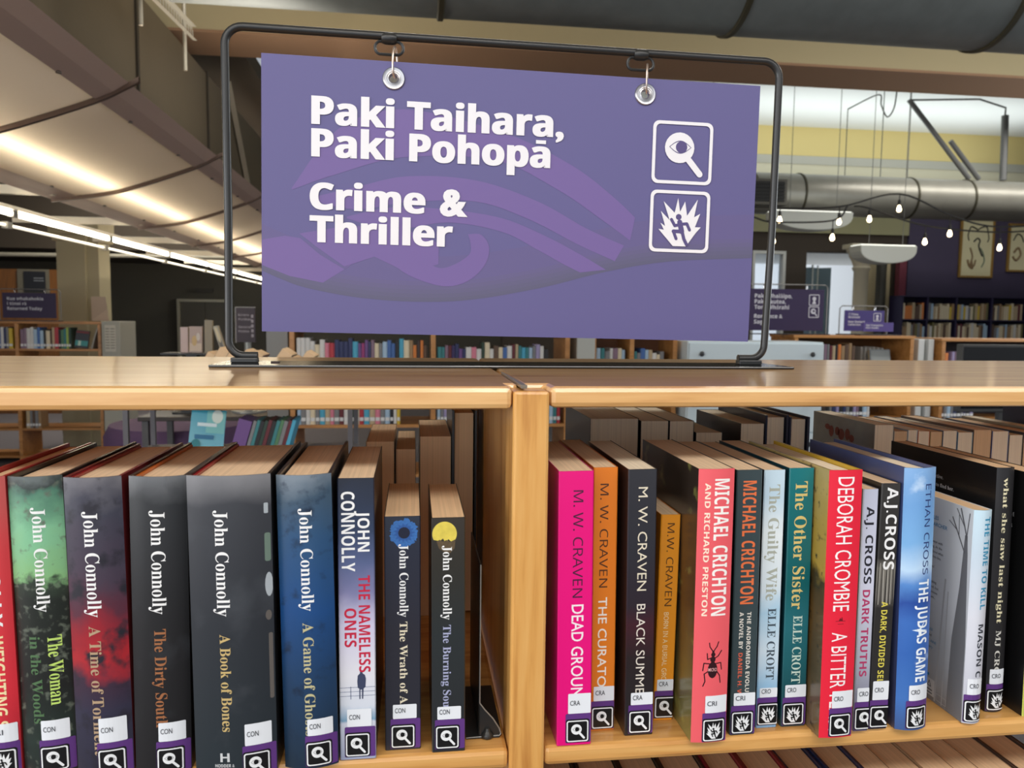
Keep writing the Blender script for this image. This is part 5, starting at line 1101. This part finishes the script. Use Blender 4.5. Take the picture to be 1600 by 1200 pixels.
counter_sign('smallest purple sign standing at the front of the right-hand unit', 3.475, 4.93, -0.0348, 0.25, 0.07, ('Ngā Pukapuka', 'New books'), 0, False, (78, 62, 128), 0.014, 0.08, 0.2)
counter_sign('purple sign on the far left unit announcing returned books', -3.66, 7.18, -0.0118, 0.47, 0.235, ('Kua whakahokia', 'i tēnei rā', 'Returned Today'), 0, dark=(40, 20, 60), cap=0.028, top=0.17, lead=1.65)
def directory():
    t = thing('directory_sign', 'dark plum directory board on a short grey post left of the sign', 'sign', (-1.235, 5.0, -0.62))
    MB().box(-0.075, 0.055, -0.006, 0.006, 0.495, 0.735).build('sign_panel', mat('plum_board', (50, 36, 46), 0.5), t)
    MB().box(-0.080, -0.074, -0.008, 0.008, 0.49, 0.74).box(-0.080, 0.058, -0.008, 0.008, 0.736, 0.742).build('edge_trim', mat('trim_pale', (150, 146, 142), 0.4), t)
    mb = MB()
    for i, s in enumerate(('Kōrero', 'Pūrākau', 'General', 'Fiction')):
        for f in natural(s, 'bold', -0.058, 0.678 - i * 0.030 - (0.024 if i > 1 else 0), 0.016, 0.008): mb.poly([(a, -0.0075, b) for a, b in f])
    for k in range(5): mb.poly([(a, -0.0075, b) for a, b in rrect(0.028, 0.044, 0.53 + k * 0.034, 0.552 + k * 0.034, 0.003)])
    mb.build('sign_lettering', mat('dull_white', (150, 142, 148), 0.5), t, fix=False)
    MB().lathe([(0.024, 0.012), (0.024, 0.5)], (-0.002, 0.02, 0), 'z', 16).build('post', mat('post_grey', (150, 152, 148), 0.35, 0.3), t, smooth=True)
    MB().lathe([(0.12, 0.0), (0.12, 0.012)], (-0.002, 0.02, 0), 'z', 24).build('foot', mat('post_grey'), t)
directory()
t = thing('side_table', 'low table under the directory board and display stand', 'table', (-1.45, 5.05, -ZT))
MB().box(-0.45, 0.45, -0.3, 0.3, 0.70, 0.7298).build('table_top', mat('table_dark', (52, 44, 38), 0.5), t, bevel=0.004)
for sx in (-.41, .41):
    for sy in (-.26, .26): MB().box(sx - .02, sx + .02, sy - .02, sy + .02, 0, 0.6996).build('leg', mat('leg_grey'), t)
def display_stand():
    t = thing('display_stand', 'black display stand with thin tray and tapered foot before the lift', 'display stand', (-1.60, 4.98, -0.62))
    MB().box(-0.185, 0.20, -0.10, 0.10, 0.408, 0.420).build('tray', mat('smoked_black', (20, 18, 17), 0.25, 0, 0.3), t, bevel=0.002)
    MB().prism([(-0.075, 0.012), (0.075, 0.012), (0.035, 0.408), (-0.035, 0.408)], 'y', -0.04, 0.04).build('pedestal', mat('smoked_black'), t)
    MB().box(-0.12, 0.12, -0.09, 0.09, 0.0, 0.012).build('foot', mat('smoked_black'), t)
display_stand()
zt = -0.1996
GD = 'books on the black display stand'
faced('display_book', 'pale pink upright book on the black display stand', -1.672, 4.95, zt, 0.05, 0.175, 0.05, (190, 166, 160), 0, -0.03, None, GD)
faced('display_book', 'floral-covered book facing out on the black display stand', -1.612, 4.94, zt, 0.085, 0.18, 0.03, (168, 146, 136), 0, -0.08, [(R_(.05, .95, .05, .35), (196, 178, 160)), (circ(.4, .45, .2), (190, 160, 110)), (circ(.7, .6, .15), (200, 190, 180))], GD)
faced('display_book', 'tall tan book on the black display stand', -1.515, 4.96, zt, 0.052, 0.225, 0.04, (134, 120, 92), 0, -0.04, None, GD)
faced('display_book', 'patterned white book leaning left on the black display stand', -1.402, 4.95, zt + 0.003, 0.032, 0.185, 0.05, (176, 168, 150), 0, -0.02, [(circ(.5, .3, .35), (110, 104, 96)), (circ(.5, .65, .3), (210, 196, 160))], GD, -0.30)

# lift in the charcoal wall
def lift():
    t = thing('lift_doors', 'steel-framed double lift doors in the dark wall', 'lift', (-3.80, 13.88, -ZT))
    fm = mat('steel_frame', (172, 166, 146), 0.35, 0.5)
    for x0, x1, z0, z1 in ((-0.47, -0.42, 0, 1.71), (0.42, 0.47, 0, 1.71), (-0.42, 0.42, 1.655, 1.71)): MB().box(x0, x1, -0.06, 0.10, z0, z1).build('frame', fm, t, bevel=0.004)
    for x0, x1 in ((-0.418, -0.004), (0.004, 0.418)): MB().box(x0, x1, 0.0, 0.04, 0.005, 1.652).build('door', mat('lift_door', (96, 92, 82), 0.45, 0.3), t, bevel=0.003)
    MB().box(-0.42, 0.42, 0.05, 0.08, 0.0, 1.65).build('back_plate', mat('lift_dark', (40, 38, 34), 0.6), t)
    MB().box(-0.15, 0.15, -0.02, 0.02, 1.84, 1.90).build('indicator', mat('indicator_plate', (64, 60, 54), 0.5), t)
lift()
# pillar with paper, wooden wall with poster, conduit
t = thing('square_pillar', 'cream square pillar with moulded head behind the far left unit', 'pillar', (-3.58, 8.2, -ZT))
MB().box(-0.20, 0.08, -0.15, 0.2, 0, 2.17).box(0.08, 0.20, -0.11, 0.2, 0, 2.17).build('shaft', mat('pillar_cream', (160, 150, 122), 0.8), t)
MB().box(-0.23, 0.11, -0.18, 0.22, 2.17, 2.24).box(0.10, 0.235, -0.14, 0.22, 2.17, 2.22).box(-0.26, 0.24, -0.2, 0.24, 2.24, 2.40).build('capital', mat('pillar_cream'), t, bevel=0.01)
tag(MB().add([(0, 0, 0), (0.17, 0.01, 0.0), (0.165, -0.015, 0.13), (0.15, -0.02, 0.255), (0, -0.005, 0.255), (0, 0, 0.13)], [[0, 1, 2, 5], [5, 2, 3, 4]]).build('paper_notice', mat('paper_warm', (196, 178, 160), 0.8), None, (-3.44, 8.02, -0.008), fix=False), 'curling white paper notice on the cream square pillar', 'notice')
tag(MB().box(-6.6, -5.0, 11.0, 11.1, -ZT, 0.68).build('partition', wood('amber_panel', (84, 50, 12), (102, 62, 18), (116, 72, 24), 'Z', 0.5, 0.1)), 'amber wooden partition behind the far left unit', 'partition')
t = thing('framed_poster', 'small dark poster in pale frame on the amber partition', 'poster', (-5.33, 10.95, 0.34))
MB().box(-0.22, 0.19, 0.02, 0.045, 0, 0.34).build('frame', mat('poster_frame', (92, 88, 76), 0.6), t)
mb = MB().box(-0.13, 0.15, 0.005, 0.019, 0.03, 0.31)
for k in range(2): mb.box(0.0, 0.13, 0.002, 0.004, 0.21 - k * .035, 0.222 - k * .035, 1)
mb.build('poster_sheet', [mat('poster_dark', (22, 24, 30), 0.5), mat('poster_text', (110, 114, 120), 0.5)], t)
tag(MB().tube([(-8, 11.0, 0.86), (-2.7, 11.0, 0.905)], 0.03, 10).build('conduit', mat('conduit_pale', (150, 146, 132), 0.5)), 'pale horizontal conduit high on the dark wall at left', 'conduit')
tag(MB().box(-12, -2.3, 11.05, 14, 0.98, 2.45).build('bulkhead', mat('bulkhead_dark', (58, 50, 40), 0.8)), kind='structure')

# trolley of books between the near bookcase and the middle unit
t = thing('book_trolley', 'grey trolley with sloping book trays behind the near bookcase', 'trolley', (-0.73, 2.55, -ZT))
GT = mat('trolley_grey', (92, 90, 94), 0.5, 0.2)
for z in (1.066, 0.86, 0.40): MB().box(-0.42, 0.42, -0.16, 0.16, z, z + 0.012).build('tray', GT, t, bevel=0.002)
for sx in (-.41, .41):
    for sy in (-.15, .15): MB().box(sx - .009, sx + .009, sy - .009, sy + .009, 0.1, 1.0655).build('upright', GT, t)
    for sy in (-.13, .13): MB().lathe([(0.05, -0.012), (0.05, 0.012)], (sx, sy, 0.05), 'x', 16).build('castor', mat('castor_black', (26, 26, 26), 0.5), t)
x = -0.955
for k in range(8):
    w = 0.030 + 0.008 * (k % 3); a = math.radians((28, 34, 24)[(k // 5) % 3]); h = (0.200, 0.215, 0.19, 0.21)[k % 4]
    tt = thing('paperback_book', 'cream-edged book slumped on the trolley top, %s from its left end' % nth(k), 'book', (x + w, 2.60, -0.2717), math.pi, 'slumped books on the trolley top', -a)
    c = PL('trolley_cover_%d' % (k % 4), ((120, 90, 70), (150, 140, 120), (60, 50, 50), (170, 150, 110))[k % 4])
    book_mesh(tt, w, h, 0.14, False, 0.0006, [c, c, c], PAGES[1])
    x += w / math.cos(a) + 0.002 + (0.03 if k == 4 else 0)
faced('display_book', 'turquoise book with pale letters tilted on the trolley below the shelf top', -0.925, 2.405, -0.4772, 0.125, 0.165, 0.02, (52, 156, 180), 0.25, -0.3, [(R_(.45, .98, .45, .97), (120, 190, 190)), (circ(.75, .85, .16), (214, 226, 216)), (R_(.2, .75, .6, .68), (214, 232, 236)), (R_(.15, .7, .3, .4), (36, 110, 150)), (circ(.2, .15, .14), (30, 120, 130))], ry=0.12)
cols_ = [('purple', .05), ('grey', .012), ('teal', .012), ('black', .014), ('dark green', .012), ('maroon', .013), ('black', .014), ('teal', .013), ('green', .012), ('grey', .014), ('maroon', .012), ('cyan', .013)]
x = -0.775
for k, (cn, w) in enumerate(cols_):
    o = MB().box(0, w, 0, 0.14, 0, 0.135 + 0.002 * (k % 3)).build('disc_case', mat('far_' + cn, NAMED[cn], 0.3, 0, 0.3), None, (x, 2.42, -0.4776))
    o.rotation_euler = (0, -0.28, 0)
    o.location.z += 0.0
    tag(o, '%s slim case in the tilted trolley row, %s from left' % (cn, nth(k)), 'case', 'slim cases on the trolley')
    o.rotation_euler = (0, 0.28, 0); o.location.z = ZT - 0.4776 + w * math.sin(0.28)
    x += w / math.cos(0.28) + 0.0012
t = thing('hardback_book', 'thick cream-edged book standing behind the turquoise book on the trolley', 'book', (-0.86, 2.66, -0.4778), math.radians(180 + 8))
book_mesh(t, 0.075, 0.158, 0.11, True, 0.001, [FAR_GREY, FAR_GREY, FAR_GREY], PAGES[2])
# purple ottoman
t = thing('ottoman', 'round purple ottoman on the carpet seen under the shelf top', 'ottoman', (-1.95, 5.9, -ZT))
MB().lathe([(0.50, 0.06), (0.56, 0.10), (0.57, 0.46), (0.53, 0.54), (0.3, 0.56), (0.02, 0.56)], (0, 0, 0), 'z', 32).build('cushion', mat('ottoman_purple', (96, 72, 106), 0.85, noise=0.15, nscale=120), t, smooth=True)
MB().lathe([(0.45, 0), (0.45, 0.06)], (0, 0, 0), 'z', 24).build('plinth', mat('plinth_dark', (30, 28, 30), 0.7), t)

# ------------------------------------------------------------------ purple wall: bookcase and pictures
IND = mat('indigo_paint', (40, 34, 66), 0.5)
unit('bookcase', 'long dark indigo bookcase along the purple wall', (8.19, 8.66, 9.20, 9.87, 10.54, 11.21), 11.62, 0.36, 0.545, (0.145, -0.20, -0.55, -0.90, -1.25), m=IND, back=mat('indigo_back', (24, 22, 40), 0.7))
pal = ['cream', 'beige', 'beige', 'cream', 'tan', 'white', 'olive', 'grey', 'beige', 'brown', 'cream', 'yellow', 'white', 'maroon', 'beige', 'cream', 'pale blue', 'tan']
for ri, z in enumerate((0.1456, -0.1994)):
    for bi in range(5):
        xs = (8.23, 8.70, 9.24, 9.91, 10.58)[bi]
        row([random.choice(pal) if not (ri == 0 and bi == 0) else random.choice(('cream', 'maroon', 'beige', 'orange', 'brown')) for _ in range(16)], xs, 11.645, z, '%s shelf, %s bay of indigo bookcase' % (('top', 'second')[ri], nth(bi)), 'books in the indigo bookcase', hs=(0.21, 0.29), x1=xs + (0.42, 0.49, 0.62, 0.62, 0.62)[bi], tagged=False, ws=(0.034, 0.052))
def picture(label, x, w, z, h, strokes):
    t = thing('framed_picture', label, 'picture', (x, 12.10, z))
    f = mat('gilt_frame', (150, 116, 56), 0.4, 0.3)
    for a, b, c, d in ((0, .035, 0, h), (w - .035, w, 0, h), (.035, w - .035, 0, .035), (.035, w - .035, h - .035, h)): MB().box(a, b, 0, 0.045, c, d).build('frame', f, t, bevel=0.004)
    mb = MB().box(.035, w - .035, 0.02, 0.03, .035, h - .035)
    for k, (p, r, c) in enumerate(strokes): mb.tube([(w * a, 0.018, h * b) for a, b in smooth2(p, 5)], r, 5, c)
    mb.build('drawing_sheet', [mat('picture_paper', (206, 198, 160), 0.7), mat('drawing_ink', (44, 42, 40), 0.7), mat('drawing_brown', (124, 100, 70), 0.7), mat('drawing_green', (110, 124, 104), 0.7)], t)
picture('tall gilt-framed line drawing on the purple wall, left of two', 9.58, 0.66, 0.90, 1.06, [([(.25, .78), (.3, .85), (.45, .82), (.5, .80), (.6, .84), (.75, .86), (.8, .78)], .012, 1), ([(.25, .78), (.22, .7), (.26, .62)], .010, 1), ([(.8, .78), (.84, .66), (.8, .6)], .010, 1), ([(.4, .6), (.5, .66), (.58, .62), (.55, .54), (.6, .45), (.68, .36)], .014, 1), ([(.3, .5), (.38, .36), (.34, .22), (.44, .2), (.48, .3)], .016, 2), ([(.6, .5), (.7, .4), (.74, .28), (.66, .18)], .012, 3), ([(.24, .3), (.3, .2), (.4, .16), (.36, .28)], .02, 2)])
picture('gilt-framed line drawing cut by the right edge of the photo', 10.52, 0.85, 1.02, 0.86, [([(.12, .65), (.2, .78), (.3, .74), (.36, .62)], .012, 1), ([(.14, .4), (.24, .5), (.3, .36), (.2, .24), (.12, .32)], .02, 2), ([(.4, .7), (.46, .56), (.42, .4), (.5, .26)], .013, 3), ([(.55, .5), (.65, .6), (.75, .5), (.8, .3)], .012, 1)])
tag(MB().box(8.37, 8.50, 12.0, 12.12, -ZT, 1.30).build('trim_2', mat('maroon_board', (110, 44, 60), 0.7)), kind='structure')
